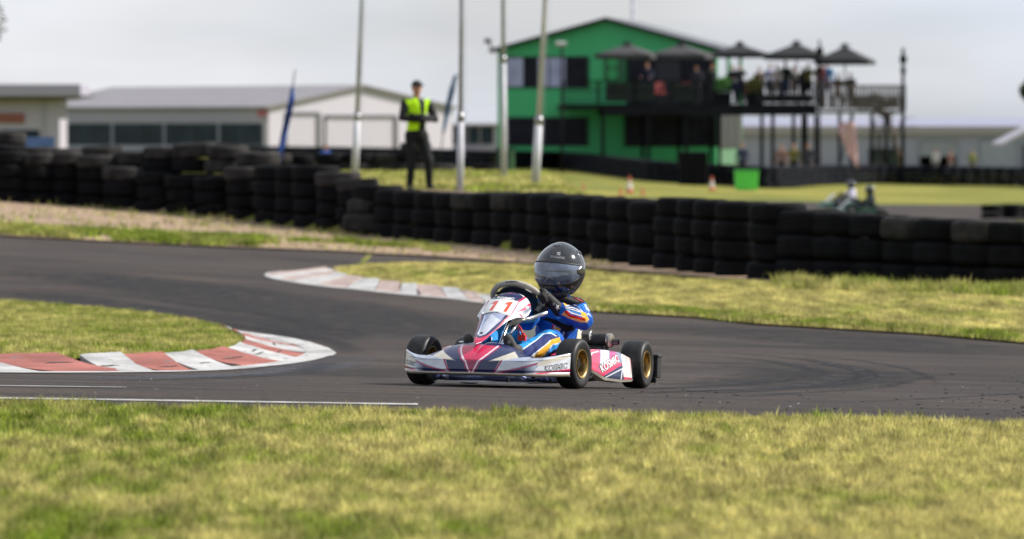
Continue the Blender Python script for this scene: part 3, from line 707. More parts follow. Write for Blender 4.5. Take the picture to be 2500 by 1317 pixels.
# --- wheels
def slick_mat():
    m, nt, b = new_mat('slick_tyre'); b.inputs['Roughness'].default_value = .5; b.inputs['Specular IOR Level'].default_value = .35
    t = N(nt, 'ShaderNodeTexCoord'); n = N(nt, 'ShaderNodeTexNoise'); n.inputs['Scale'].default_value = 30; n.inputs['Detail'].default_value = 6
    nt.links.new(t.outputs['Object'], n.inputs['Vector'])
    sx = N(nt, 'ShaderNodeSeparateXYZ'); nt.links.new(t.outputs['Object'], sx.inputs[0])
    r = N(nt, 'ShaderNodeValToRGB'); r.color_ramp.elements[0].position = .3; r.color_ramp.elements[1].position = .75
    r.color_ramp.elements[0].color = (.007, .007, .008, 1); r.color_ramp.elements[1].color = (.024, .023, .022, 1)
    nt.links.new(n.outputs[0], r.inputs[0]); nt.links.new(r.outputs[0], b.inputs['Base Color'])
    bp = N(nt, 'ShaderNodeBump'); bp.inputs['Strength'].default_value = .35; bp.inputs['Distance'].default_value = .002
    nt.links.new(n.outputs[0], bp.inputs['Height']); nt.links.new(bp.outputs[0], b.inputs['Normal']); return m
M_SLICK = slick_mat()
def make_wheel(c, r, w, rimr, steer, side):
    """axis along local x; side=+1 outer face towards +x"""
    hub = MB().lathe([(.004, -w * .30), (.030, -w * .30), (.034, -w * .1), (.034, w * .22), (.018, w * .26), (.018, w * .30), (.004, w * .30)], 20, 'x')
    for k in range(3):
        a = 2 * math.pi * k / 3; hub.lathe([(.001, w * .22), (.006, w * .22), (.006, w * .30), (.001, w * .30)], 8, 'x', c=(0, .024 * math.cos(a), .024 * math.sin(a)))
    h = hub.build('wheel', M_BLACKM, kart, smooth=True); h.location = c; h.rotation_euler = (0, 0, steer); smooth_angle(h)
    hw = w / 2
    prof = [(rimr - .004, -hw * .80), (rimr + .008, -hw * .86), (rimr + .016, -hw * .92), (r * .80, -hw * 1.0), (r * .90, -hw * .97), (r * .955, -hw * .86), (r * .985, -hw * .68), (r, -hw * .4), (r * 1.002, 0),
            (r, hw * .4), (r * .985, hw * .68), (r * .955, hw * .86), (r * .90, hw * .97), (r * .80, hw * 1.0), (rimr + .016, hw * .92), (rimr + .012, hw * .905), (rimr + .008, hw * .86), (rimr - .004, hw * .80)]
    MB().lathe(prof, 64, 'x').build('tyre', M_SLICK, h, smooth=True)
    s = side
    rp = [(rimr + .001, -s * hw * .86), (rimr + .004, -s * hw * .9), (rimr - .002, -s * hw * .9), (rimr - .010, -s * hw * .7), (rimr - .012, -s * hw * .2), (.05, -s * hw * .15), (.034, -s * hw * .12), (.034, -s * hw * .04), (.05, -s * hw * .06),
          (rimr - .016, -s * hw * .10), (rimr - .012, s * hw * .2), (rimr - .008, s * hw * .6), (rimr - .006, s * hw * .84), (rimr - .001, s * hw * .93), (rimr + .005, s * hw * .94), (rimr + .006, s * hw * .88)]
    ro = MB().lathe(rp, 48, 'x').build('rim', M_GOLD, h, smooth=True); smooth_angle(ro, 50)
    sp = MB()
    for k in range(6):
        a = 2 * math.pi * k / 6; sp.lathe([(.0005, s * hw * -.02), (.005, s * hw * -.02), (.005, s * hw * .10), (.0005, s * hw * .10)], 8, 'x', c=(0, .042 * math.cos(a), .042 * math.sin(a)))
    sp.build('rim_bolts', M_CHROME, h)
    return h
FT, RT, WB = .412, .475, .95
make_wheel((FT, 0, .1315), .1315, .112, .071, R(-6.5), 1)
make_wheel((-FT, 0, .1315), .1315, .112, .071, R(-8), -1)
make_wheel((RT, WB, .130), .130, .128, .069, 0, 1)
make_wheel((-RT, WB, .130), .130, .128, .069, 0, -1)
# --- chassis
ch = MB()
for s in (-1, 1):
    ch.tube([(s * .30, -.10, .045), (s * .26, .10, .04), (s * .27, .5, .04), (s * .29, 1.02, .055)], .015)
    ch.tube([(s * .36, -.0, .11), (s * .30, -.01, .09), (s * .24, -.02, .05)], .016)
    ch.tube([(s * .20, -.35, .07), (s * .22, -.18, .045), (s * .27, -.05, .045)], .011)
ch.tube([(-.30, -.08, .045), (.30, -.08, .045)], .015); ch.tube([(-.27, .42, .04), (.27, .42, .04)], .015); ch.tube([(-.29, 1.02, .055), (.29, 1.02, .055)], .015); ch.tube([(-.21, -.35, .07), (.21, -.35, .07)], .011)
ch.build('chassis_frame', mat('blue_grey_frame', (.10, .12, .22), .35, .7, var=.2), kart, smooth=True)
f = MB(); f.bbox(-.235, .235, -.34, .42, .022, .027); f.build('floor_tray', mat('aluminium_tray', (.35, .35, .36), .4, .9, var=.2), kart)
a = MB().tube([(-RT + .03, WB, .130), (RT - .03, WB, .130)], .020, 16); a.lathe([(.001, -.006), (.09, -.006), (.09, .006), (.001, .006)], 28, 'x', c=(-.20, WB, .130)); a.lathe([(.001, -.005), (.07, -.005), (.07, .005), (.001, .005)], 28, 'x', c=(.16, WB, .130))
a.build('rear_axle', M_GREY, kart, smooth=False)
# under-bumper loop: chrome front bar
MB().tube([(-.17, -.33, .06), (-.17, -.36, .08), (-.17, -.36, .12), (-.14, -.36, .13), (.14, -.36, .13), (.17, -.36, .12), (.17, -.36, .08), (.17, -.33, .06)], .009).build('front_bumper_bar', M_CHROME, kart, smooth=True)

# --- front fairing (bumper)
def fairing():
    nu, nv = 760, 170; u = np.linspace(-1, 1, nu); v = np.linspace(0, 1, nv); U, V = np.meshgrid(u, v, indexing='ij'); a = np.abs(U)
    x = .452 * np.sign(U) * a**.98
    yf = -.455 + .085 * a**1.6 + .18 * np.clip((a - .55) / .45, 0, 1)**2
    zb = .064 - .004 * a + .004 * np.clip((a - .8) / .2, 0, 1)
    # ridge height: high at the middle, low at |u|=.62, rising into the winglets
    zt = np.interp(a, [0, .15, .35, .5, .62, .75, .88, 1], [.236, .232, .212, .182, .158, .160, .172, .188])
    bk = np.interp(a, [0, .15, .35, .5, .62, .8, 1], [.225, .22, .19, .15, .10, .055, .03])
    zm = np.interp(a, [0, .4, .6, 1], [.142, .140, .142, .160])
    prof_y = np.interp(V, [0, .04, .12, .5, .62, 1], [.014, 0, .004, .018, .05, 1.0])
    yy = np.where(V < .5, yf + np.interp(V, [0, .04, .12, .5], [.016, .002, .0, .012]), yf + .012 + (bk - .012) * ((V - .5) / .5)**1.0)
    zz = np.where(V < .5, zb + (zm - zb) * V / .5, zm + (zt - zm) * np.sin((V - .5) / .5 * math.pi / 2)**.9)
    # centre valley and creases
    zz = zz - .014 * np.exp(-(U / .035)**2) * np.clip((V - .5) / .5, 0, 1) * (V < .995)
    # winglet groove
    g = np.exp(-((zz - (.150 + .030 * (a - .7) / .3)) / .008)**2) * np.clip((a - .72) / .06, 0, 1)
    yy = yy - .010 * g
    yy = yy + .010 * np.exp(-((V - .13) / .03)**2)
    P = np.stack([x, yy, zz], -1)
    pts = P.reshape(-1, 3); mir = pts.copy(); mir[:, 0] = np.abs(mir[:, 0]); Q = kproj(mir)
    C = np.tile(np.array(NAVY), (len(Q), 1))
    def poly(pl, c): C[in_poly(Q, pl)] = c
    def line(pl, w, c): C[near_line(Q, pl, w)] = c
    Z = lambda l: [(1180 + a_ / 10, 830 + b_ / 10) for a_, b_ in l]
    # white flank and fading navy under the pink line
    poly(Z([(210, 850), (405, 505), (470, 500), (820, 450), (1200, 440), (2100, 340), (2200, 600), (2200, 900), (1250, 900)]), WHITE)
    poly(Z([(250, 850), (1330, 590), (1420, 520), (1250, 760), (1050, 880), (250, 880)]), NAVY)
    k = in_poly(Q, Z([(980, 660), (1350, 580), (1290, 700), (1200, 880), (950, 880)])); t = np.clip((Q[:, 0] - 1278) / 26, 0, 1)[:, None]
    C[k] = (np.array(NAVY) * (1 - t) + np.array(GREYW) * t)[k]
    poly(Z([(400, 530), (1060, 560), (1480, 510), (1330, 600), (800, 710), (340, 800)]), WHITE)
    poly(Z([(800, 450), (2100, 340), (2000, 440), (1450, 500), (1080, 560), (460, 520)]), GREYW)
    line(Z([(230, 840), (800, 712), (1320, 590)]), 2.3, PINKD); line(Z([(240, 835), (445, 505)]), 2.2, PINKD)
    line(Z([(300, 795), (800, 690), (1330, 560), (1440, 515)]), 1.1, GREYW)
    poly(Z([(1000, 870), (1500, 790), (2200, 700), (2200, 900), (1000, 900)]), PINK)
    poly(Z([(1250, 880), (1600, 815), (2200, 760), (2200, 790), (1700, 850), (1450, 890)]), (.05, .01, .09))
    # cream winglet fin and cream spike
    poly(Z([(1310, 600), (1500, 500), (2080, 340), (2140, 380), (2080, 450), (1550, 610), (1330, 660)]), CREAM)
    poly(Z([(110, 530), (770, 290), (860, 440), (700, 470), (320, 520)]), CREAM)
    # central V
    poly([(1140, 838), (1216, 846), (1166, 882), (1151, 913), (1135, 913), (1135, 838)], PINK)
    poly([(1140, 882), (1168, 882), (1151, 913), (1140, 913)], PINKD)
    line([(1221, 846), (1170, 883.5), (1155, 913)], 2.0, PINKD); line([(1216, 846), (1166.5, 883), (1151, 913)], 1.7, (.75, .62, .68))
    C[(V.ravel() < .085)] = (.42, .37, .29)
    o = grid_obj('front_fairing', P, M_VINYL, kart, cols=C)
    so_ = o.modifiers.new('thickness', 'SOLIDIFY'); so_.thickness = .005; so_.offset = -1
    return o
fair = fairing()
# --- nose panel
def nose():
    nt_, nw = 330, 260; t = np.linspace(0, 1, nt_); w = np.linspace(-1, 1, nw); Tt, Wt = np.meshgrid(t, w, indexing='ij'); a = np.abs(Wt)
    hw = np.interp(Tt, [0, .03, .10, .25, .42, .50, .57, .64, .74, .84, .91, .96, 1.0], [.004, .020, .034, .053, .078, .100, .131, .139, .137, .120, .098, .070, .012])
    # scalloped lobes, then the flank
    y = -.385 + .50 * Tt; z = np.interp(Tt, [0, .2, .45, .6, .8, 1], [.222, .290, .372, .418, .468, .500])
    x = Wt * hw + .022 * np.clip(Tt / .6, 0, 1)
    z = z - (hw**2) * 2.6 * a**2.2; y = y + .45 * hw * a**2.2
    # raised inset (lower) and number plate flat
    ins = np.clip(1 - np.abs(Wt) / .62, 0, 1); z = z - .006 * (np.clip(ins * 6, 0, 1)) * np.clip((Tt - .06) / .05, 0, 1) * (Tt < .52)
    z = z + .010 * np.exp(-((a - .80) / .12)**2) * np.clip((Tt - .4) / .1, 0, 1) * np.clip((1 - Tt) / .2, 0, 1)
    P = np.stack([x, y, z], -1); Q = kproj(P.reshape(-1, 3))
    return P, Q
def paint_nose():
    P, Q = nose(); C = np.tile(np.array(WHITE), (len(Q), 1))
    Z = lambda l: [(1140 + a_ / 6.585, 670 + b_ / 6.585) for a_, b_ in l]
    def poly(pl, c): C[in_poly(Q, Z(pl))] = c
    def line(pl, w, c): C[near_line(Q, Z(pl), w)] = c
    poly([(80, 1100), (150, 940), (260, 640), (440, 600), (700, 660), (620, 860), (400, 1040), (180, 1140)], PINK)
    poly([(130, 1010), (150, 950), (250, 630), (440, 590), (670, 655), (590, 745), (470, 880), (330, 985), (200, 1025)], NAVY)
    poly([(165, 960), (285, 650), (440, 615), (620, 655), (555, 740), (300, 965), (200, 1000)], (.30, .34, .48))
    poly([(200, 1000), (165, 960), (270, 800), (400, 640), (480, 700), (540, 740), (300, 965)], (.50, .53, .62))
    poly([(610, 840), (550, 790), (700, 660), (720, 640), (1000, 640), (880, 900), (640, 860)], WHITE)
    line([(550, 790), (600, 830), (640, 820)], 1.0, PINK); line([(690, 660), (560, 790)], 2.0, PINK)
    poly([(370, 410), (410, 320), (640, 270), (820, 300), (910, 365), (830, 435), (600, 395)], NAVY)
    poly([(600, 350), (690, 300), (800, 315), (690, 310)], PINKD)
    line([(150, 940), (245, 640), (370, 390), (410, 310)], 1.6, PINKD); line([(700, 660), (830, 440), (940, 370)], 2.4, PINK)
    line([(715, 668), (850, 455), (960, 385)], .9, (.8, .8, .82))
    poly([(235, 640), (370, 408), (600, 393), (832, 437), (690, 668), (440, 606)], (.74, .74, .72))
    poly([(395, 470), (455, 430), (512, 428), (405, 588), (352, 588), (432, 478), (395, 482)], (.62, .05, .02))
    poly([(620, 465), (680, 445), (740, 447), (630, 612), (578, 600), (655, 490), (618, 490)], (.72, .07, .02))
    poly([(820, 605), (1000, 470), (1040, 470), (1040, 500), (850, 640)], PINK)
    poly([(850, 640), (1045, 500), (1045, 560), (890, 690)], (.10, .11, .18)); line([(850, 640), (890, 690)], 1.2, PINK)
    line([(160, 1120), (400, 1040), (620, 850)], 1.2, (.85, .8, .82))
    o = grid_obj('nose_panel', P, M_VINYL, kart, cols=C, flip=True)
    s_ = o.modifiers.new('thickness', 'SOLIDIFY'); s_.thickness = .005; s_.offset = -1
    return o
nosep = paint_nose()
# --- side pods
def pod(s):
    nu, nv = 400, 150; U, V = np.meshgrid(np.linspace(0, 1, nu), np.linspace(0, 1, nv), indexing='ij')
    y = .16 + .655 * U; xo = np.interp(U, [0, .15, .5, .85, 1], [.40, .44, .475, .505, .505])
    zt = np.interp(U, [0, .1, .35, .6, .85, 1], [.175, .198, .208, .204, .192, .178]); zb = np.interp(U, [0, .15, .4, .7, 1], [.115, .085, .040, .030, .034])
    # V: 0 bottom edge tucked under, up the outer face, over the top, back inwards
    fz = np.interp(V, [0, .08, .14, .75, .86, 1], [.0, .02, .12, .88, 1.0, .96]); ix = np.interp(V, [0, .08, .14, .45, .75, .86, 1], [.05, .008, .0, .0, .012, .045, .15])
    x = xo - ix - .02 * (V > .2) * (V - .2); z = zb + (zt - zb) * fz
    x = x - .03 * np.clip((U - .97) / .03, 0, 1)
    P = np.stack([x, y, z], -1); pts = P.reshape(-1, 3); Q = kproj(pts)
    C = np.tile(np.array((.60, .05, .12)), (len(Q), 1))
    Z = lambda l: [(1420 + a_ / 8.23, 800 + b_ / 8.23) for a_, b_ in l]
    def poly(pl, c): C[in_poly(Q, Z(pl))] = c
    def line(pl, w, c): C[near_line(Q, Z(pl), w)] = c
    poly([(565, 400), (980, 430), (900, 560), (760, 560), (555, 640)], (.50, .06, .22))
    poly([(380, 400), (560, 400), (560, 650), (380, 800)], WHITE); line([(370, 420), (370, 760), (300, 980)], .8, (.12, .1, .3)); line([(562, 420), (565, 620)], .7, (.12, .1, .3))
    poly([(700, 480), (830, 480), (850, 720), (760, 740)], (.22, .26, .36))
    poly([(300, 1000), (830, 690), (850, 740), (420, 1010), (340, 1020)], (.62, .02, .10))
    poly([(380, 1015), (840, 740), (850, 1080), (430, 1080)], NAVY)
    line([(440, 1030), (825, 830), (795, 1060)], 1.3, WHITE)
    poly([(795, 495), (965, 515), (1015, 1015), (850, 992)], (.80, .79, .77))
    poly([(968, 480), (1100, 480), (1100, 1100), (1016, 1040)], INK)
    line([(892, 580), (905, 700), (908, 940)], .6, (.70, .08, .03)); line([(950, 590), (975, 700), (980, 950)], .6, (.70, .08, .03)); line([(862, 640), (893, 585)], .5, (.7, .08, .03)); line([(925, 640), (950, 595)], .5, (.7, .08, .03))
    poly([(160, 560), (200, 510), (330, 470), (350, 490), (230, 520), (180, 600)], (.75, .72, .70))
    C[V.ravel() < .13] = CREAM
    P2 = P.copy(); P2[..., 0] *= s
    o = grid_obj('side_pod', P2, M_VINYL, kart, cols=C, flip=(s < 0))
    m_ = o.modifiers.new('thickness', 'SOLIDIFY'); m_.thickness = .006; m_.offset = -1
    return o
podl = pod(1); pod(-1)
for s in (-1, 1): MB().tube([(s * .27, .30, .05), (s * .42, .30, .06), (s * .43, .33, .10), (s * .45, .62, .10), (s * .43, .66, .06), (s * .27, .66, .05)], .009).build('side_bar', M_GREY, kart, smooth=True)

# lettering laid on the bodywork
def tree_of(o):
    dg = bpy.context.evaluated_depsgraph_get(); me = o.data
    Mw = KM; return BVHTree.FromPolygons([Mw @ v.co for v in me.vertices], [tuple(p.vertices) for p in me.polygons])
BV = {}
def decal(name, target, vs, fs, m, off=.0012, parent=None, sub=1):
    """vs in photo pixels; laid onto the target's surface"""
    if target.name not in BV: BV[target.name] = tree_of(target)
    bm = bmesh.new(); bv = [bm.verts.new((x, y, 0)) for x, y in vs]
    for q in fs:
        try: bm.faces.new([bv[i] for i in q])
        except ValueError: pass
    bmesh.ops.triangulate(bm, faces=bm.faces)
    for _ in range(sub): bmesh.ops.subdivide_edges(bm, edges=[e_ for e_ in bm.edges if e_.calc_length() > 1.5], cuts=1, use_grid_fill=True)
    org = Vector((0, 0, CH)); dead = []
    for v in bm.verts:
        d = (ray(v.co.x, v.co.y, 25) - org).normalized(); hit, nn, _, _ = BV[target.name].ray_cast(org, d)
        if hit is None: dead.append(v); continue
        v.co = KMI @ (hit - d * off)
    bmesh.ops.delete(bm, geom=dead, context='VERTS')
    me = bpy.data.meshes.new(name); bm.to_mesh(me); bm.free(); me.materials.append(m)
    return link(bpy.data.objects.new(name, me), parent or target)
def text_decal(name, target, s, cx, cy, width, height, ang, shear, m, bold=.0, off=.0012, parent=None, vshear=0.0):
    v, f = text_mesh(s, 1.0, shear, bold); A = np.array(v)[:, :2]
    mn, mx_ = A.min(0), A.max(0); A = (A - (mn + mx_) / 2) / (mx_ - mn) * np.array([width, height]); A[:, 1] *= -1
    A[:, 1] += A[:, 0] * vshear
    c, s_ = math.cos(ang), math.sin(ang); B = np.stack([cx + A[:, 0] * c + A[:, 1] * s_, cy - A[:, 0] * s_ + A[:, 1] * c], 1)
    return decal(name, target, B, f, m, off, parent)
M_INK = mat('black_print', INK, .5, var=.1); M_WPRINT = mat('white_print', (.72, .72, .73), .4, var=.06); M_DGREY = mat('grey_print', (.30, .30, .31), .4, var=.06)
text_decal('lettering', fair, 'KOSMIC', 1357.5, 897.3, 59, 14.5, R(8), .28, M_INK, .05, .0011)
text_decal('lettering', fair, 'KOSMIC', 1357.8, 897.6, 55, 11.5, R(8), .28, mat('silver_print', (.55, .56, .58), .4), .0, .0020)
text_decal('lettering', fair, 'KOSMIC', 1001.5, 886.5, 27, 11.5, R(-16), .1, M_INK, .05, .0012)
text_decal('lettering', fair, 'KOSMIC', 1001.7, 886.8, 25, 9, R(-16), .1, mat('silver_print_dark', (.45, .47, .5), .4), .0, .0020)
text_decal('lettering', nosep, 'KOSMIC', 1235, 728.3, 43, 5.2, R(-5), .2, M_WPRINT, .04, .0015)
text_decal('lettering', podl, 'KOSMIC', 1488.5, 888, 58, 22, R(33), .35, M_INK, .05, .0012)
text_decal('lettering', podl, 'KOSMIC', 1489, 888, 54, 19, R(33), .35, M_WPRINT, .02, .0020)
# screws on the nose, tip emblem
for (px, py, r) in ((1175.5, 813.5, 3.4), (1287.5, 751, 3.2)):
    an = [2 * math.pi * k / 14 for k in range(14)]
    decal('screw_head', nosep, [(px + r * 1.2 * math.cos(q), py + r * .6 * math.sin(q) if px < 1200 else py + r * math.sin(q)) for q in an], [tuple(range(14))], M_BLACKM if px < 1200 else M_WPRINT, .0025, sub=0)

# --- steering wheel, column, tubes, pedals, tank parts
SWC = Vector((.024, .235, .464)); SWN = Vector((0, .62, .78)).normalized(); SWR = .134
su = Vector((1, 0, 0)); svv = SWN.cross(su).normalized()
def swp(a, r=SWR): return SWC + (su * math.cos(a) + svv * math.sin(a)) * r
rim = MB(); ringpts = []
for k in range(48):
    a_ = 2 * math.pi * k / 48; rr = SWR * (1.0 if math.sin(a_) * (1 if svv.z > 0 else -1) > -.6 else .93); ringpts.append(swp(a_, rr))
steer = MB().tube(ringpts, .0155, 12, closed=True).build('steering_wheel', mat('grey_suede', (.36, .34, .30), .95, var=.15, scale=60, bump=.2), kart, smooth=True)
c_ = MB()
for a_ in (R(90), R(205), R(335)): c_.tube([swp(a_, .02), swp(a_, SWR)], .009, 6)
c_.lathe([(.002, -.006), (.108, -.006), (.108, .006), (.002, .006)], 20, 'z'); 
for i in range(len(c_.v) - 80, len(c_.v)):
    v = Vector(c_.v[i]); c_.v[i] = tuple(SWC + su * v.x + svv * v.y + SWN * v.z)
c_.build('spokes', M_BLACKM, steer)
text_decal('lettering', steer, 'KOSMIC', 1250, 688, 30, 4.5, R(4), .1, M_INK, .04, .001, parent=steer)
MB().tube([SWC - SWN * .01, SWC + (Vector((0, -.17, .06)) - SWC) * .96], .010, 12).build('steering_column', M_CHROME, kart, smooth=True)
MB().tube([KL(1262, 783, .0), KL(1290, 779, .08), KL(1318, 770, .14), KL(1336, 764, .16)], .0105, 12).build('steering_support', mat('silver_tube', (.5, .51, .53), .3, .8, var=.1), kart, smooth=True)
MB().tube([KL(1262, 790, .03), KL(1290, 786, .10), KL(1312, 781, .14)], .006, 10).build('blue_hose', mat('blue_hose_rubber', (.02, .22, .45), .4), kart, smooth=True)
def pedal(px0, px1, py, yl, nm):
    p0, p1 = KL(px0, py - 1, yl), KL(px1, py, yl); dn = Vector((0, .02, -.085)); q = p0 + (p1 - p0) * .5
    b = MB(); end = p1 + Vector((.012, .01, -.02)); b.tube([p0, p1, end, Vector((end.x + .005, yl + .05, .045))], .0065, 10)
    return b.build(nm, M_CHROME, kart, smooth=True)
pedal(1220, 1254, 841, -.15, 'pedal'); pedal(1152, 1122, 836, -.17, 'pedal')
r_ = MB(); p = KL(1275, 826, .02); r_.box(p, (.042, .03, .03)); r_.box(p + Vector((.004, 0, .02)), (.016, .02, .016)); r_.tube([p + Vector((0, 0, .02)), p + Vector((-.01, .0, .05)), p + Vector((-.03, .01, .07))], .006, 8)
bevel(r_.build('fuel_cap', mat('red_plastic', (.55, .03, .02), .35), kart), .004)
t_ = MB(); t_.box((.0, .14, .09), (.16, .20, .11)); bevel(t_.build('fuel_tank', mat('clear_grey_tank', (.25, .25, .22), .3), kart), .02, 3)
# cream underside of the nose lobe, built as a box
l_ = MB(); l_.box(KL(1262, 786, -.02), (.08, .06, .018), Matrix.Rotation(R(-25), 3, 'Y')); bevel(l_.build('nose_underside', M_CREAM, kart), .005)
l_ = MB().tube([KL(1262, 792, -.05), KL(1247, 815, -.12)], .008, 10); l_.build('nose_support', M_CHROME, kart, smooth=True)
# seat: shell from lofted sections
def seat():
    nu, nv = 26, 22; P = np.zeros((nu, nv, 3))
    for i in range(nu):
        t = i / (nu - 1)   # 0 front lip -> 1 top of back
        y = np.interp(t, [0, .35, .6, 1], [.40, .56, .70, .80]); z = np.interp(t, [0, .2, .45, .6, 1], [.10, .065, .06, .10, .33])
        hw = np.interp(t, [0, .3, .6, .85, 1], [.15, .18, .205, .205, .16]); wall = np.interp(t, [0, .25, .5, .75, 1], [.02, .10, .19, .12, .03])
        for j in range(nv):
            s_ = j / (nv - 1) * 2 - 1; a_ = abs(s_)
            P[i, j] = (math.copysign(hw * min(1, a_ * 1.25), s_) + .03, y - np.clip((a_ - .7) / .3, 0, 1) * .12 * t, z + wall * np.clip((a_ - .6) / .4, 0, 1)**1.3)
    o = grid_obj('seat', P, mat('cream_seat_shell', (.58, .55, .42), .35, var=.08), kart); m_ = o.modifiers.new('t', 'SOLIDIFY'); m_.thickness = .008
    s2 = o.modifiers.new('s', 'SUBSURF'); s2.levels = s2.render_levels = 1
seat()
# engine, exhaust, airbox, rear bumper
ex0 = KL(1405, 832, .80); ex1 = KL(1496, 832, .80); L_ = (ex1 - ex0).length; axd = (ex1 - ex0).normalized()
mf = MB().lathe([(.002, 0), (.034, 0), (.038, .004), (.038, L_ - .03), (.0375, L_ - .028)], 30, 'x')
mf2 = MB().lathe([(.0375, L_ - .03), (.039, L_ - .028), (.039, L_ - .008), (.034, L_), (.012, L_ + .001)], 30, 'x')
mf3 = MB().lathe([(.012, L_), (.0165, L_ + .003), (.0165, L_ + .034), (.0145, L_ + .034), (.0145, L_ + .004)], 20, 'x')
rot = Matrix((axd, Vector((0, 1, 0)), axd.cross(Vector((0, 1, 0))))).transposed()
def place_mb(m, rot, loc): m.v = [tuple(rot @ Vector(v) + loc) for v in m.v]; return m
exo = place_mb(mf, rot, ex0).build('exhaust', mat('sooty_exhaust', (.03, .028, .028), .45, .5, var=.6, scale=25), kart, smooth=True); smooth_angle(exo)
smooth_angle(place_mb(mf2, rot, ex0).build('end_cap', mat('heat_stained_steel', (.42, .36, .30), .3, .9, var=.3, scale=20), exo, smooth=True))
smooth_angle(place_mb(mf3, rot, ex0 - Vector((0, 0, .008))).build('tail_pipe', mat('dark_pipe', (.10, .09, .085), .35, .9, var=.3), exo, smooth=True))
for px in (1417.5, 1442):
    p = KL(px, 820, .77); b = MB(); b.tube([p + Vector((0, .03, -.075)), p + Vector((0, -.012, -.01)), p + Vector((0, -.01, .015)), p + Vector((0, .02, .026))], .0055, 8); b.build('exhaust_clamp', M_CHROME, exo, smooth=True)
en = MB(); en.box((.30, .70, .11), (.15, .18, .12)); en.box((.30, .78, .19), (.11, .09, .07)); 
for k in range(6): en.box((.30, .60 + k * .006 * 2, .18), (.12, .005, .07))
en.tube([(.22, .66, .17), (.16, .70, .22), (.20, .78, .235)], .02, 12)
bevel(en.build('engine', M_BLACKM, kart), .008)
rb = MB(); y0 = 1.155
rb.tube([(-.50, y0, .12), (-.3, y0 + .02, .12), (.3, y0 + .02, .12), (.50, y0, .12)], .02, 12)
rb.bbox(.455, .545, y0 - .035, y0 + .035, .055, .175); rb.bbox(-.545, -.455, y0 - .035, y0 + .035, .055, .175); rb.bbox(.47, .55, y0 - .04, y0 + .03, .165, .185); rb.bbox(.48, .54, y0 - .042, y0 - .03, .03, .06)
bevel(rb.build('rear_bumper', mat('black_plastic', (.014, .014, .015), .4, var=.3), kart), .012, 3)

# ================================================================== DRIVER
def capsule(m, a, b, ra, rb, seg=14):
    a, b = Vector(a), Vector(b); ax = (b - a); L = max(ax.length, 1e-4); ax = ax / L if ax.length > 1e-6 else Vector((0, 0, 1))
    u = ax.orthogonal().normalized(); w = ax.cross(u); prof = []
    for k in range(6):
        q = math.pi / 2 * k / 5; prof.append((-math.cos(q) * ra, math.sin(q) * ra))
    for k in range(6):
        q = math.pi / 2 * k / 5; prof.append((L + math.sin(q) * rb, math.cos(q) * rb))
    o = len(m.v)
    for h, r in prof:
        r = max(r, 1e-5)
        for k in range(seg):
            an = 2 * math.pi * k / seg; m.v.append(tuple(a + ax * h + (u * math.cos(an) + w * math.sin(an)) * r))
    for i in range(len(prof) - 1):
        for k in range(seg):
            k2 = (k + 1) % seg; m.f.append((o + i * seg + k, o + i * seg + k2, o + (i + 1) * seg + k2, o + (i + 1) * seg + k))
def ellipsoid(m, c, r, rot=None, seg=16):
    o = len(m.v); c = Vector(c)
    for i in range(seg // 2 + 1):
        th = math.pi * i / (seg // 2)
        for k in range(seg):
            an = 2 * math.pi * k / seg; v = Vector((r[0] * max(math.sin(th), 1e-4) * math.cos(an), r[1] * max(math.sin(th), 1e-4) * math.sin(an), r[2] * math.cos(th)))
            if rot is not None: v = rot @ v
            m.v.append(tuple(c + v))
    for i in range(seg // 2):
        for k in range(seg):
            k2 = (k + 1) % seg; m.f.append((o + i * seg + k, o + (i + 1) * seg + k, o + (i + 1) * seg + k2, o + i * seg + k2))
def remesh(m, voxel, smooth=6, fac=.6):
    me = bpy.data.meshes.new('tmp'); me.from_pydata(m.v, [], m.f); o = bpy.data.objects.new('tmp', me); COL.objects.link(o)
    r = o.modifiers.new('r', 'REMESH'); r.mode = 'VOXEL'; r.voxel_size = voxel
    s = o.modifiers.new('s', 'SMOOTH'); s.iterations = smooth; s.factor = fac
    out = bpy.data.meshes.new_from_object(o.evaluated_get(bpy.context.evaluated_depsgraph_get()))
    bpy.data.objects.remove(o); bpy.data.meshes.remove(me); return out
def vcoords(me): a = np.empty(len(me.vertices) * 3); me.vertices.foreach_get('co', a); return a.reshape(-1, 3)
def vnormals(me): return np.array([v.normal for v in me.vertices])
def cap_index(P, caps):
    """nearest limb of every vertex; caps: (a,b,ra,rb)"""
    best = np.full(len(P), 1e9); idx = np.zeros(len(P), int); tt = np.zeros(len(P))
    for i, (a, b, ra, rb) in enumerate(caps):
        d, t = seg_dist(P, a, b); d = d - (ra + (rb - ra) * t); k = d < best; best[k] = d[k]; idx[k] = i; tt[k] = t[k]
    return idx, tt
def finish_body(name, me, m, parent, C):
    me.materials.clear(); me.materials.append(m); me.polygons.foreach_set('use_smooth', [True] * len(me.polygons)); set_cols(me, C); me.name = name
    return link(bpy.data.objects.new(name, me), parent)

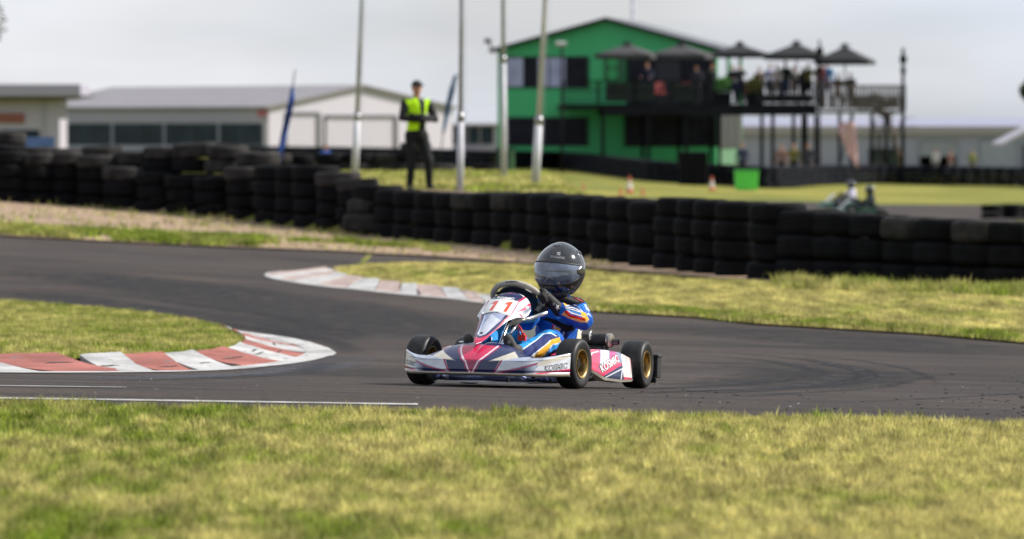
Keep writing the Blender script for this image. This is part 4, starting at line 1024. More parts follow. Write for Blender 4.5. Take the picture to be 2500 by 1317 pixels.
driver = kroot('person', 'young kart driver in a blue racing suit and black full-face helmet', 'person')
J = dict(pel=Vector((.05, .62, .155)), bel=KL(1352, 838, .60), che=KL(1362, 785, .61), nek=KL(1374, 738, .62), hed=KL(1368, 690, .60),
         lsh=KL(1408, 757, .63), lel=KL(1424, 783, .50), lwr=KL(1373, 757, .34), lha=KL(1352, 742, .29),
         rsh=KL(1322, 755, .60), rel=KL(1285, 786, .42), rwr=KL(1304, 757, .33), rha=KL(1322, 756, .30),
         lhp=Vector((.14, .58, .13)), lkn=KL(1346, 834, .26), lan=KL(1270, 864, -.07), rhp=Vector((-.03, .58, .13)), rkn=KL(1238, 812, .24), ran=KL(1172, 852, -.10))
caps = [(J['pel'], J['bel'], .105, .105), (J['bel'], J['che'], .105, .118), (J['che'], J['nek'], .108, .052), (J['nek'], J['hed'], .04, .04), (J['lsh'], J['che'], .064, .09), (J['rsh'], J['che'], .062, .09),
        (J['lsh'], J['lel'], .058, .052), (J['lel'], J['lwr'], .053, .036), (J['rsh'], J['rel'], .056, .050), (J['rel'], J['rwr'], .048, .036),
        (J['lhp'], J['lkn'], .085, .066), (J['lkn'], J['lan'], .066, .046), (J['rhp'], J['rkn'], .085, .064), (J['rkn'], J['ran'], .062, .045), (J['pel'], J['lhp'], .10, .088), (J['pel'], J['rhp'], .10, .088)]
m = MB()
for a, b, ra, rb in caps: capsule(m, a, b, ra, rb)
me = remesh(m, .0030, 18)
P = vcoords(me); NV = vnormals(me)
# cloth folds
fold = (np.sin(P[:, 0] * 95 + P[:, 2] * 60 + 2.5 * np.sin(P[:, 1] * 40)) + np.sin(P[:, 2] * 120 - P[:, 1] * 75 + 2 * np.sin(P[:, 0] * 45))) * .0016
P = P + NV * fold[:, None]; me.vertices.foreach_set('co', P.astype(np.float32).ravel()); me.update()
Q = kproj(P); idx, tt = cap_index(P, caps)
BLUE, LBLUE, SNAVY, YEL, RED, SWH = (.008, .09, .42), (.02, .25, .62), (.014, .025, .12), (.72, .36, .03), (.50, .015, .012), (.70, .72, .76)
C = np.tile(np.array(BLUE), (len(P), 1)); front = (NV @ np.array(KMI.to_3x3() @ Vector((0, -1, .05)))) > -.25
def zp(ox, oy, s_): return lambda l: [(ox + a_ / s_, oy + b_ / s_) for a_, b_ in l]
Z4 = zp(1280, 680, 7.317); Z3 = zp(1180, 830, 10.); Z1 = zp(1140, 670, 6.585)
arm = np.isin(idx, [4, 6, 7]) & front; torso = np.isin(idx, [0, 1, 2, 5, 14, 15, 4]) & front; lleg = np.isin(idx, [10, 11, 14]) & front; rleg = np.isin(idx, [12, 13]); rarm = np.isin(idx, [8, 9])
def paint(mask, pl, c): C[mask & in_poly(Q, pl)] = c
def pline(mask, pl, w, c): C[mask & near_line(Q, pl, w)] = c
paint(torso, Z4([(40, 980), (100, 830), (170, 820), (110, 960)]), YEL); pline(torso, Z4([(140, 950), (210, 810)]), 1.4, RED); pline(torso, Z4([(165, 950), (232, 810)]), .9, SWH)
paint(torso, Z4([(470, 940), (512, 820), (540, 835), (495, 955)]), RED); paint(torso, Z4([(520, 970), (560, 860), (650, 905), (600, 1020)]), YEL); pline(torso, Z4([(505, 960), (548, 845)]), .9, SWH)
paint(torso, Z4([(600, 1020), (655, 905), (800, 1000), (700, 1200), (600, 1100)]), SNAVY); pline(torso, Z4([(640, 1080), (700, 950)]), 1.6, LBLUE); pline(torso, Z4([(660, 1085), (720, 960)]), .7, SWH)
paint(torso, Z4([(330, 740), (400, 690), (560, 740), (720, 820), (860, 850), (900, 930), (730, 975), (640, 880), (480, 795)]), (.008, .008, .01))
paint(arm | torso, Z4([(735, 480), (860, 452), (960, 480), (1075, 620), (1080, 650), (840, 610), (725, 545)]), SNAVY)
for pl_ in ([(745, 490), (870, 470), (960, 500), (1065, 620)], [(735, 540), (850, 555), (960, 590), (1060, 625)], [(730, 515), (850, 520), (930, 545), (1030, 600)], [(760, 575), (860, 620), (960, 650), (1060, 680)]): pline(arm | torso, Z4(pl_), .75, SWH)
pass; pline(arm, Z4([(750, 560), (880, 600), (1050, 640)]), .9, LBLUE)
paint(arm | torso, Z4([(690, 430), (760, 425), (780, 470), (725, 495)]), YEL); paint(arm | torso, Z4([(1010, 590), (1090, 610), (1160, 740), (1110, 795), (1030, 690)]), YEL)
paint(arm | torso, Z4([(660, 650), (720, 600), (830, 660), (1000, 715), (1110, 740), (1130, 790), (1000, 790), (800, 720)]), (.72, .45, .15)); paint(arm | torso, Z4([(725, 565), (790, 590), (830, 650), (1080, 715), (1100, 762), (1000, 742), (820, 692), (722, 622)]), RED)
pline(arm, Z4([(840, 620), (960, 660), (1090, 690)]), .7, (.8, .6, .4))
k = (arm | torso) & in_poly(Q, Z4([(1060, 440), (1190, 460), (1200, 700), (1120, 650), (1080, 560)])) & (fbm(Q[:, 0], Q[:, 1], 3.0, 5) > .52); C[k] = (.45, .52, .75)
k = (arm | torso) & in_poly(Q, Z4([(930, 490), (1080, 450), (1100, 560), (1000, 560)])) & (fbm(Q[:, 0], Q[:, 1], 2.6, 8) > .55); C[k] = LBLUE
# legs
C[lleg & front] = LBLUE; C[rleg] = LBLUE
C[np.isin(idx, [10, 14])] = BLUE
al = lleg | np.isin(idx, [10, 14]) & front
paint(al, Z3([(900, 330), (1050, 165), (1310, -10), (1500, -130), (1800, -150), (1900, 0), (1560, 90), (1190, 395), (1170, 440)]), SNAVY)
pline(al, Z3([(940, 250), (1050, 175), (1310, 0), (1460, -140), (1640, -170), (1780, -90)]), 1.1, SWH)
paint(al, Z3([(1190, 440), (1560, 90), (1660, 0), (1860, -60), (1900, 60), (1700, 110), (1640, 170), (1440, 450)]), YEL)
pline(al, Z3([(1180, 400), (1560, 100), (1640, 20)]), 1.3, SWH); pline(al, Z3([(1480, 430), (1700, 115), (1830, 100)]), .8, SWH)
paint(al, Z3([(1500, 440), (1700, 120), (1830, 120), (1760, 240), (1600, 330), (1520, 450)]), LBLUE); paint(al, Z3([(1560, 450), (1600, 340), (1780, 230), (1900, 200), (1900, 500)]), SNAVY)
pline(rleg, Z1([(385, 1130), (400, 1020)]), .8, SWH); paint(rleg, Z1([(300, 1100), (330, 1050), (395, 1010), (380, 1140)]), SNAVY)
pline(rarm, Z4([(130, 470), (240, 490)]), .6, SWH); pline(rarm, Z4([(130, 510), (230, 530)]), .6, SWH); pline(rarm, Z4([(130, 550), (220, 570)]), .6, SWH); paint(rarm | torso, Z4([(120, 440), (190, 360), (240, 440), (170, 470)]), YEL)
k = rarm & in_poly(Q, Z4([(100, 455), (260, 470), (240, 600), (100, 570)])); C[k & (C[:, 2] > .3)] = SNAVY
paint(torso | arm, Z4([(860, 440), (900, 340), (1080, 370), (1090, 430), (960, 470)]), (.01, .01, .012))
M_SUIT = mat_vc('racing_suit_cloth', rough=.75, var=.08, scale=40, bump=.3, bscale=60, spec=.2, bdist=.004)
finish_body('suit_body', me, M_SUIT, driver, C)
# collar (black neck brace with red piping)
cb = MB(); nc = J['nek'] + Vector((.005, .0, .005))
cb.tube([nc + Vector((math.cos(q) * .080, math.sin(q) * .075, .012 - .016 * math.cos(q))) for q in np.linspace(0, 2 * math.pi, 25)[:-1]], .022, 10, closed=True)
cb.build('neck_collar', mat('black_foam', (.012, .012, .013), .7), driver, smooth=True)
MB().tube([KL(1400, 729, .52), KL(1412, 732, .53), KL(1422, 737, .56)], .0042, 8).build('red_piping', mat('red_cord', (.5, .03, .03), .6), driver, smooth=True)
# gloves with separate fingers
M_GLOVE = mat('black_glove', (.007, .007, .0075), .7, var=.4, scale=40, bump=.3)
def glove(name, wrist, hand, ring_a, side):
    """palm against the ring at angle ring_a, four fingers closing round the tube and a thumb"""
    m = MB(); tan = (swp(ring_a + .05) - swp(ring_a - .05)).normalized(); c = swp(ring_a); out = (c - SWC).normalized(); nb = SWN
    palm = c + nb * .022 + out * .008
    capsule(m, wrist, palm, .034, .027); ellipsoid(m, palm, (.033, .033, .022), seg=12)
    for k, (ln, r) in enumerate([(.92, .0095), (1.0, .010), (.95, .0095), (.8, .0085)]):
        o_ = tan * (k - 1.5) * .0185
        a0 = palm + o_ + out * .004; a1 = c + o_ + out * .029 + nb * .012; a2 = c + o_ + out * .026 * ln - nb * .012; a3 = c + o_ + out * .006 - nb * .026 * ln
        capsule(m, a0, a1, .0125, r + .001); capsule(m, a1, a2, r + .001, r); capsule(m, a2, a3, r, r * .85)
    th = palm - tan * .03 * side; capsule(m, palm - tan * .012 * side, th - out * .018 + nb * -.01, .014, .011); capsule(m, th - out * .018 + nb * -.01, c - tan * .036 * side - out * .02 - nb * .02, .011, .009)
    cuff = wrist + (wrist - palm).normalized() * .016; capsule(m, wrist, cuff, .036, .038)
    me = remesh(m, .0030, 3); me.materials.append(M_GLOVE); me.polygons.foreach_set('use_smooth', [True] * len(me.polygons)); me.name = name
    return link(bpy.data.objects.new(name, me), driver)
def ring_angle(px, py):
    best = min(range(360), key=lambda k: (Vector(kproj([swp(R(k))])[0]) - Vector((px, py))).length); return R(best)
gl = glove('glove', KL(1361, 753, .33), J['lha'], ring_angle(1325, 722), 1)
gr = glove('glove', KL(1312, 756, .33), J['rha'], ring_angle(1326, 752), -1)
def star(cx, cy, r, rot=0, squash=1.0):
    return [(cx + (r if k % 2 == 0 else r * .42) * math.cos(rot + math.pi * k / 5) * squash, cy + (r if k % 2 == 0 else r * .42) * math.sin(rot + math.pi * k / 5)) for k in range(10)]
BV.clear()
decal('star_print', gl, star(1361, 751, 8.5, .5, .75), [tuple(range(10))], M_WPRINT, .0015)
decal('star_print', gl, star(1352, 743, 5.5, .1, .8), [tuple(range(10))], M_DGREY, .0015)
# shoes
M_SHOE = mat('dark_grey_suede', (.045, .042, .040), .8, var=.3, scale=40, bump=.3)
def shoe(name, ank, toe):
    m = MB(); heel = ank + Vector((0, -.02, -.045)); capsule(m, ank, heel, .036, .034); mid = heel.lerp(toe, .55) + Vector((0, .006, 0))
    capsule(m, heel, mid, .034, .033); capsule(m, mid, toe, .034, .027); capsule(m, ank, mid, .034, .028)
    me = remesh(m, .005, 4); me.materials.append(M_SHOE); me.polygons.foreach_set('use_smooth', [True] * len(me.polygons)); me.name = name
    return link(bpy.data.objects.new(name, me), driver)
s1 = shoe('shoe', KL(1262, 858, -.10), KL(1240, 828, -.19)); s2_ = shoe('shoe', KL(1160, 856, -.12), KL(1143, 828, -.19))
BV.clear(); decal('star_print', s1, star(1243, 836, 7, .3, 1), [tuple(range(10))], M_DGREY, .002)

# helmet
HC = KL(1368, 659, .585)
def helmet():
    nu, nv = 120, 90
    U, V = np.meshgrid(np.linspace(0, 2 * np.pi, nu, endpoint=True), np.linspace(0.0, 1.0, nv), indexing='ij')
    th = V * R(146)      # from the crown down
    sx, sy, sz = .1325, .156, .143
    ct, st = np.cos(th), np.sin(th); st = np.where(th > np.pi / 2, st**.72, st)
    x = sx * st * np.cos(U); y = sy * st * np.sin(U); z = sz * ct
    z = np.where(z < 0, z * 1.07, z); low = np.clip(-z / .15, 0, 1)
    frontness = np.clip(-np.sin(U), 0, 1)
    y = y - .028 * frontness * low**.8 * (st > 0)          # chin bar juts forward
    x = x * (1 - .24 * low**1.6); z = z - .012 * low * frontness; y = y * (1 - .10 * low**2)
    z = z + .006 * np.exp(-((x / .05)**2 + ((y + .01) / .07)**2)) * (z > 0)   # crown vent bump
    return np.stack([x, y, z], -1)
M_HELM = mat('gloss_black_helmet', (.008, .008, .009), .12, var=.3, scale=6, coat=1.0)
Hrot = Matrix.Rotation(R(-4), 4, 'Z') @ Matrix.Rotation(R(3), 4, 'Y') @ Matrix.Rotation(R(6), 4, 'X')
hm = grid_obj('helmet', helmet(), M_HELM, driver, flip=True); hm.matrix_parent_inverse = Matrix.Identity(4); hm.matrix_basis = Matrix.Translation(HC) @ Hrot
hm.modifiers.new('t', 'SOLIDIFY').thickness = .004
def hpatch(u0, u1, zt, zb, off, nu=60, nv=24, name='', m=None, taper=None, bulge=0.0):
    """patch on the helmet's front between heights zt and zb (as fractions of the polar angle)"""
    P = np.zeros((nu, nv, 3))
    for i in range(nu):
        s = i / (nu - 1); a = R(u0 + (u1 - u0) * s)
        e_ = abs(2 * s - 1); tp, bt = zt(e_), zb(e_)
        for j in range(nv):
            th = R(tp + (bt - tp) * j / (nv - 1)); st, ct = math.sin(th), math.cos(th)
            if th > math.pi / 2: st = st**.72; ct *= 1.07
            x, y, z = .1325 * st * math.cos(a), .156 * st * math.sin(a), .143 * ct; low = min(1, max(0, -z / .15)); fr = max(0, -math.sin(a))
            y -= .028 * fr * low**.8; x *= 1 - .24 * low**1.6; z -= .012 * low * fr; y *= 1 - .10 * low**2
            n = Vector((x / .1325**2, y / .156**2, z / .143**2)).normalized(); edge = min(1, 6 * min(s, 1 - s), 6 * min(j / (nv - 1), 1 - j / (nv - 1)))
            P[i, j] = Vector((x, y, z)) + n * (off + bulge * edge)
    o = grid_obj(name, P, m, hm); return o
def visor_mat():
    m, nt, b = new_mat('tinted_visor'); b.inputs['Roughness'].default_value = .07; b.inputs['Coat Weight'].default_value = 1; b.inputs['Specular IOR Level'].default_value = .9
    t = N(nt, 'ShaderNodeTexCoord'); n = N(nt, 'ShaderNodeTexNoise'); n.inputs['Scale'].default_value = 14; n.inputs['Detail'].default_value = 5; nt.links.new(t.outputs['Object'], n.inputs['Vector'])
    r = N(nt, 'ShaderNodeValToRGB'); r.color_ramp.elements[0].position = .35; r.color_ramp.elements[1].position = .7; r.color_ramp.elements[0].color = (.045, .06, .10, 1); r.color_ramp.elements[1].color = (.17, .205, .30, 1)
    nt.links.new(n.outputs[0], r.inputs[0]); nt.links.new(r.outputs[0], b.inputs['Base Color']); b.inputs['Metallic'].default_value = .1
    return m
hpatch(-172, -8, lambda e: 70 + 10 * e**2, lambda e: 112 - 16 * e**3, .0035, name='visor', m=visor_mat(), bulge=.0025)
hpatch(-176, -4, lambda e: 66.5 + 10 * e**2, lambda e: 70.5 + 10 * e**2, .002, nv=6, name='visor_seal', m=mat('visor_rubber', (.01, .01, .01), .6), bulge=.003)
hpatch(-176, -4, lambda e: 112 - 16 * e**3, lambda e: 115 - 16 * e**3, .002, nv=6, name='visor_edge', m=mat('visor_edge_plastic', (.02, .02, .02), .3), bulge=.004)
hpatch(-30, 12, lambda e: 76 + 10 * e, lambda e: 100 - 10 * e, .003, 16, 10, 'visor_hinge', mat('hinge_plastic', (.02, .02, .022), .25, coat=1), bulge=.005)
hpatch(-108, -72, lambda e: 118, lambda e: 126, .001, 20, 8, 'chin_vent', mat('vent_plastic', (.03, .03, .03), .5), bulge=.004)
hpatch(-125, -60, lambda e: 12 + 6 * e, lambda e: 30 - 6 * e, .0, 24, 10, 'crown_vent', M_HELM, bulge=.007)
hpatch(-150, -30, lambda e: 133, lambda e: 145, .0, 30, 6, 'helmet_trim', mat('trim_rubber', (.03, .03, .03), .5), bulge=.005)
def hel_decal(name, s, cx, cy, w, h, ang, m, off=.0015):
    v, f = text_mesh(s, 1, 0, .02); A = np.array(v)[:, :2]; mn, mx_ = A.min(0), A.max(0); A = (A - (mn + mx_) / 2) / (mx_ - mn) * np.array([w, h]); A[:, 1] *= -1
    B = [(cx + a[0] * math.cos(ang) + a[1] * math.sin(ang), cy - a[0] * math.sin(ang) + a[1] * math.cos(ang)) for a in A]
    helm_decal(name, B, f, m, off)
def helm_decal(name, pts, faces, m, off=.0015):
    MW = KM @ Matrix.Translation(HC) @ Hrot; MI = MW.inverted()
    bv = BVHTree.FromPolygons([MW @ v.co for v in hm.data.vertices], [tuple(p.vertices) for p in hm.data.polygons]); org = Vector((0, 0, CH)); out = []
    for x, y in pts:
        d = (ray(x, y, 25) - org).normalized(); hit = bv.ray_cast(org, d)[0]; out.append(MI @ ((hit if hit else ray(x, y, 25.5)) - d * off))
    mesh_obj(name, out, faces, m, hm)
hel_decal('lettering', 'SHARK', 1362, 628.5, 37, 5.5, R(-7), M_DGREY)
helm_decal('emblem', [(1360, 616), (1369, 615.5), (1368, 618.5), (1363.5, 618.5), (1368.5, 620), (1367, 624), (1359, 623), (1359.5, 621), (1364, 621), (1359.2, 619)], [tuple(range(10))], M_DGREY)

# extra helmet detail: scuffed chin graphics, side vent, rear spoiler lip
def helm_poly(name, pts, m, off=.0016): helm_decal(name, pts, [tuple(range(len(pts)))], m, off)
M_SCUFF = mat('scuffed_grey_print', (.10, .10, .105), .5, var=.5, scale=40); M_COPPER = mat('copper_print', (.16, .07, .03), .4)
for pl in ([(1313, 690), (1316, 689), (1323, 703), (1320, 703)], [(1332, 692), (1334, 691), (1339, 702), (1336, 700)], [(1372, 694), (1380, 690), (1387, 689), (1379, 693)], [(1402, 704), (1413, 691), (1414, 692), (1404, 706)]): helm_poly('scuff_print', pl, M_SCUFF)
for pl in ([(1364, 697), (1369, 695), (1372, 700), (1368, 704), (1364, 702)], [(1393, 700), (1397, 697), (1399, 700), (1395, 704)]): helm_poly('chin_emblem', pl, M_COPPER)
hpatch(-22, 30, lambda e: 40 + 14 * e, lambda e: 47 + 9 * e, .0, 26, 6, 'shell_ridge', M_HELM, bulge=.006)
# cables, bolts and small hardware seen round the pedals
MB().tube([KL(1244, 800, .0), KL(1238, 812, -.03), KL(1243, 824, -.06)], .0035, 6).build('yellow_cable', mat('yellow_green_cable', (.25, .35, .03), .5), kart, smooth=True)
MB().tube([KL(1258, 796, .02), KL(1266, 806, .02), KL(1268, 818, .02)], .004, 6).build('red_cable', mat('red_cable', (.4, .03, .03), .5), kart, smooth=True)
b = MB().lathe([(.001, -.012), (.016, -.012), (.018, 0), (.016, .012), (.001, .012)], 16, 'z', c=tuple(KL(1254, 800, -.01))); b.build('steering_boss', M_BLACKM, kart, smooth=True)
for px, py, yl in ((1302, 918, -.18), (1310, 926, -.1), (1240, 930, -.2)):
    p = KL(px, py, yl); b = MB(); b.box(p, (.012, .03, .03)); b.build('fairing_clamp', M_CREAM if px == 1310 else M_BLACKM, kart)
MB().tube([KL(1318, 929, -.05), KL(1345, 930, .02)], .012, 10).build('side_rail_tip', mat('deep_blue_tube', (.02, .03, .22), .3, coat=.5), kart, smooth=True)
# ================================================================== PEOPLE IN THE BACKGROUND
M_CLOTH = mat_vc('everyday_cloth', rough=.8, var=.1, scale=20, spec=.2)
SKIN = (.42, .22, .15)
def figure(name, loc, rz, h, top, legs_c, label, pose='stand', hair=(.03, .02, .015), shoes=(.02, .02, .02), voxel=.026, vest=None, cap=None, group=None, sleeves=None):
    """one continuous body; local frame: feet at the origin, facing -y, 1.78 tall before scaling"""
    J = dict(pel=(0, 0, .95), bel=(0, -.01, 1.12), che=(0, 0, 1.34), nek=(0, .0, 1.50), hed=(0, -.015, 1.66),
             ls=(.19, 0, 1.42), rs=(-.19, 0, 1.42), lh=(.095, 0, .90), rh=(-.095, 0, .90), lk=(.125, -.02, .49), rk=(-.10, -.03, .49), la=(.15, .02, .09), ra=(-.11, .02, .09), lt=(.17, -.13, .04), rt=(-.13, -.13, .04))
    if pose == 'crossed': J.update(lk=(.16, -.12, .50), la=(.20, -.06, .09), lt=(.25, -.20, .04), rk=(-.09, -.02, .49), pel=(-.01, 0, .95), le=(.29, -.08, 1.16), lw=(.02, -.25, 1.20), lf=(-.13, -.22, 1.22), re=(-.27, -.08, 1.18), rw=(.02, -.29, 1.14), rf=(.20, -.24, 1.15))
    elif pose == 'rail': J.update(le=(.27, -.08, 1.18), lw=(.20, -.32, 1.12), lf=(.19, -.40, 1.12), re=(-.27, -.08, 1.18), rw=(-.20, -.32, 1.12), rf=(-.19, -.40, 1.12))
    elif pose == 'photo': J.update(le=(.30, -.12, 1.28), lw=(.12, -.28, 1.52), lf=(.07, -.28, 1.58), re=(-.30, -.12, 1.28), rw=(-.12, -.28, 1.52), rf=(-.07, -.28, 1.58))
    elif pose == 'sit': J.update(lk=(.13, -.42, .88), rk=(-.13, -.42, .88), la=(.13, -.44, .45), ra=(-.13, -.44, .45), lt=(.13, -.58, .41), rt=(-.13, -.58, .41), le=(.27, -.05, 1.14), lw=(.15, -.28, 1.05), lf=(.12, -.36, 1.04), re=(-.27, -.05, 1.14), rw=(-.15, -.28, 1.05), rf=(-.12, -.36, 1.04))
    else: J.update(le=(.27, .03, 1.14), lw=(.27, -.06, .90), lf=(.27, -.09, .80), re=(-.27, .03, 1.14), rw=(-.26, -.08, .90), rf=(-.26, -.11, .80))
    J = {k: Vector(v) for k, v in J.items()}
    caps = [(J['pel'], J['bel'], .155, .150), (J['bel'], J['che'], .150, .170), (J['che'], J['nek'], .12, .055), (J['nek'], J['hed'], .055, .06), (J['ls'], J['che'], .075, .10), (J['rs'], J['che'], .075, .10),
            (J['ls'], J['le'], .074, .058), (J['le'], J['lw'], .056, .042), (J['rs'], J['re'], .074, .058), (J['re'], J['rw'], .056, .042), (J['lw'], J['lf'], .036, .028), (J['rw'], J['rf'], .036, .028),
            (J['lh'], J['lk'], .105, .076), (J['lk'], J['la'], .074, .056), (J['rh'], J['rk'], .105, .076), (J['rk'], J['ra'], .074, .056), (J['la'], J['lt'], .048, .036), (J['ra'], J['rt'], .048, .036), (J['pel'], J['lh'], .12, .10), (J['pel'], J['rh'], .12, .10)]
    m = MB()
    for a, b, ra, rb in caps: capsule(m, a, b, ra, rb, 12)
    ellipsoid(m, J['hed'] + Vector((0, 0, .01)), (.078, .095, .115), seg=16); ellipsoid(m, J['hed'] + Vector((0, -.05, -.05)), (.05, .05, .06), seg=12)
    if voxel < .02:
        capsule(m, J['hed'] + Vector((0, -.09, .02)), J['hed'] + Vector((0, -.115, -.02)), .012, .017, 10)
        for s in (-1, 1): ellipsoid(m, J['hed'] + Vector((s * .08, 0, -.005)), (.012, .02, .032), seg=10)
        for side, w_, f_ in (('l', J['lw'], J['lf']), ('r', J['rw'], J['rf'])):
            d = (f_ - w_).normalized(); u = Vector((0, 0, 1)) if abs(d.z) < .8 else Vector((1, 0, 0))
            for k in range(4): o_ = u * (k - 1.5) * .021; capsule(m, f_ + o_, f_ + o_ + d * (.075 - abs(k - 1.4) * .008) + Vector((0, .03, 0)), .0115, .009, 8)
            capsule(m, w_ + d * .03, w_ + d * .07 + u * .045, .014, .011, 8)
    me = remesh(m, voxel, 3); P = vcoords(me); idx, tt = cap_index(P, caps)
    C = np.tile(np.array(top), (len(P), 1))
    if sleeves is not None: C[np.isin(idx, [7, 9])] = sleeves
    C[np.isin(idx, [12, 13, 14, 15, 18, 19])] = legs_c; C[(idx == 0) & (P[:, 2] < .99)] = legs_c; C[np.isin(idx, [16, 17])] = shoes
    C[np.isin(idx, [10, 11])] = SKIN if pose != 'crossed' else top; C[(idx == 3) | (P[:, 2] > 1.56) & (np.abs(P[:, 0]) < .12) & (P[:, 1] > -.2) & ~np.isin(idx, [7, 9, 10, 11])] = SKIN
    hz = (P[:, 2] > 1.66) & (P[:, 1] > -.07 + (1.74 - P[:, 2]) * .5) & ~np.isin(idx, [7, 9, 10, 11]); hz |= (P[:, 2] > 1.75); C[hz] = hair
    if vest is not None:
        t_ = np.isin(idx, [0, 1, 2, 4, 5]) & (P[:, 2] > .98) & (P[:, 2] < 1.52) & (np.abs(P[:, 0]) < .20)
        opening = (np.abs(P[:, 0] - .055) < np.where(P[:, 2] > 1.18, .03 + (P[:, 2] - 1.18) * .14, .03 + (1.18 - P[:, 2]) * .25)) & (P[:, 1] < 0)
        C[t_ & ~opening] = vest
    o = bpy.data.objects.new(name, me); me.materials.clear(); me.materials.append(M_CLOTH); me.polygons.foreach_set('use_smooth', [True] * len(me.polygons)); set_cols(me, C)
    o.location = loc; o.rotation_euler = (0, 0, rz); o.scale = (h / 1.78,) * 3; link(o); tag(o, label, 'person', group)
    if cap is not None:
        c = MB(); hc = J['hed'] + Vector((0, 0, .045)); ellipsoid(c, hc, (.088, .105, .085), seg=18); c.box(hc + Vector((0, -.13, -.005)), (.13, .10, .012), Matrix.Rotation(R(-8), 3, 'X')); 
        c.v = [(x, y, max(z, hc.z - .02)) for x, y, z in c.v]; cm = c.build('cap', mat('dark_cap', cap, .8), o, smooth=True); smooth_angle(cm)
    return o
# marshal with crossed arms on the bank
md = 76.8; mx0 = (1017 - 1250) * md / F
mo = figure('person', (mx0, md, T(mx0, md) - .01), R(20), 1.77, (.012, .012, .014), (.012, .012, .014), 'track marshal in a black outfit and yellow vest standing arms crossed on the bank', 'crossed', hair=(.01, .01, .01), voxel=.012, vest=(.52, .90, .01), cap=(.012, .012, .013))

# ================================================================== FLAGPOLES AND FLAGS
M_POLE = mat('white_pole_paint', (.52, .52, .56), .8, var=.15, scale=3); M_POLE_G = mat('weathered_pole', (.38, .39, .46), .8, var=.2, scale=3)
def pole(px0, py0, px1, d, r0, split_py, label, upper_m=None, top=4.2):
    a = ray(px0, py0, d); a.z = T(a.x, d) - .05; b = ray(px1, 0, d); dirv = (b - a).normalized(); b = a + dirv * ((b - a).length + top)
    root = empty('flagpole', a); tag(root, label, 'flagpole', 'flagpoles on the bank')
    tsp = (ray(px0, split_py, d).z - a.z) / dirv.z
    MB().tube([Vector(), dirv * tsp], [r0, r0 * .92], 20).build('lower_section', M_POLE, root, smooth=True)
    MB().tube([dirv * tsp, dirv * (b - a).length], [r0 * .66, r0 * .40], 20).build('upper_section', upper_m or M_POLE_G, root, smooth=True)
    MB().tube([dirv * (tsp - .03), dirv * (tsp + .12)], [r0 * 1.08, r0 * .8], 20).build('collar', M_GREY, root, smooth=True)
    MB().tube([dirv * .6 + Vector((r0 + .02, 0, 0)), dirv * ((b - a).length - .2) + Vector((r0 * .4 + .02, 0, 0))], .004, 5).build('halyard', M_POLE_G, root)
    return root
pole(1123, 472, 1127, 74.9, .056, 292, 'white flagpole just right of the marshal with a thick white lower half')
pole(1306, 455, 1331, 83, .075, 300, 'thick white leaning flagpole in front of the green clubhouse', upper_m=M_POLE)
pole(866, 426, 884, 100, .075, 290, 'thin leaning flagpole in front of the white shed gable')
pole(1230, 440, 1228, 95, .062, 150, 'grey upright flagpole at the left corner of the green clubhouse')
def feather(name, label, pts_l, pts_r, d, m, pole_pts, mp_):
    root_p = ray(*pole_pts[0], d); g = T(root_p.x, root_p.y); root = empty(name, (root_p.x, d, g)); tag(root, label, 'flag'); inv = Vector(root.location)
    n = 30; L_ = [ray(x, y, d) for x, y in pts_l]; Rr = [ray(x, y, d) for x, y in pts_r]
    def lerp(Lst, t):
        f = t * (len(Lst) - 1); i = min(int(f), len(Lst) - 2); return Lst[i].lerp(Lst[i + 1], f - i)
    P = np.zeros((n, 8, 3))
    for i in range(n):
        a, b = lerp(L_, i / (n - 1)), lerp(Rr, i / (n - 1))
        for j in range(8):
            p = a.lerp(b, j / 7) - inv; P[i, j] = (p.x, p.y + .07 * math.sin(j * .9 + i * .35), p.z)
    o = grid_obj('flag_cloth', P, m, root); sd = o.modifiers.new('t', 'SOLIDIFY'); sd.thickness = .004
    pp = [ray(x, y, d) - inv for x, y in pole_pts]; pp[0].z = 0
    MB().tube(pp, .014, 8).build('flag_pole', M_BLACKM, root, smooth=True); return root
def cloth_mat(name, col, col2=None):
    m, nt, b = new_mat(name); b.inputs['Roughness'].default_value = .7
    t = N(nt, 'ShaderNodeTexCoord'); n = N(nt, 'ShaderNodeTexNoise'); n.inputs['Scale'].default_value = 3; nt.links.new(t.outputs['Object'], n.inputs['Vector'])
    r = N(nt, 'ShaderNodeValToRGB'); r.color_ramp.elements[0].color = (*col, 1); r.color_ramp.elements[1].color = (*(col2 or tuple(c * 1.3 for c in col)), 1); nt.links.new(n.outputs[0], r.inputs[0]); nt.links.new(r.outputs[0], b.inputs['Base Color'])
    tr = N(nt, 'ShaderNodeBsdfTranslucent'); mi = N(nt, 'ShaderNodeMixShader'); mi.inputs[0].default_value = .35; nt.links.new(r.outputs[0], tr.inputs[0]); nt.links.new(b.outputs[0], mi.inputs[1]); nt.links.new(tr.outputs[0], mi.inputs[2]); nt.links.new(mi.outputs[0], nt.nodes['Material Output'].inputs['Surface']); return m
M_FBLUE = cloth_mat('blue_flag_cloth', (.012, .07, .33))
feather('feather_flag', 'tall blue feather flag leaning right before the white shed', [(711, 215), (703, 250), (693, 300), (682, 350), (671, 400)], [(717, 212), (719, 245), (708, 300), (694, 355), (684, 402)], 104, M_FBLUE, [(676, 410), (690, 350), (706, 290), (715, 212), (721, 170)], None)
feather('feather_flag', 'pale blue feather flag leaning behind the white flagpole', [(1108, 186), (1096, 220), (1088, 260), (1082, 300), (1079, 328)], [(1117, 180), (1110, 222), (1099, 262), (1092, 300), (1084, 326)], 125, cloth_mat('pale_blue_flag_cloth', (.07, .16, .30)), [(1063, 372), (1082, 320), (1098, 250), (1117, 182)], None)
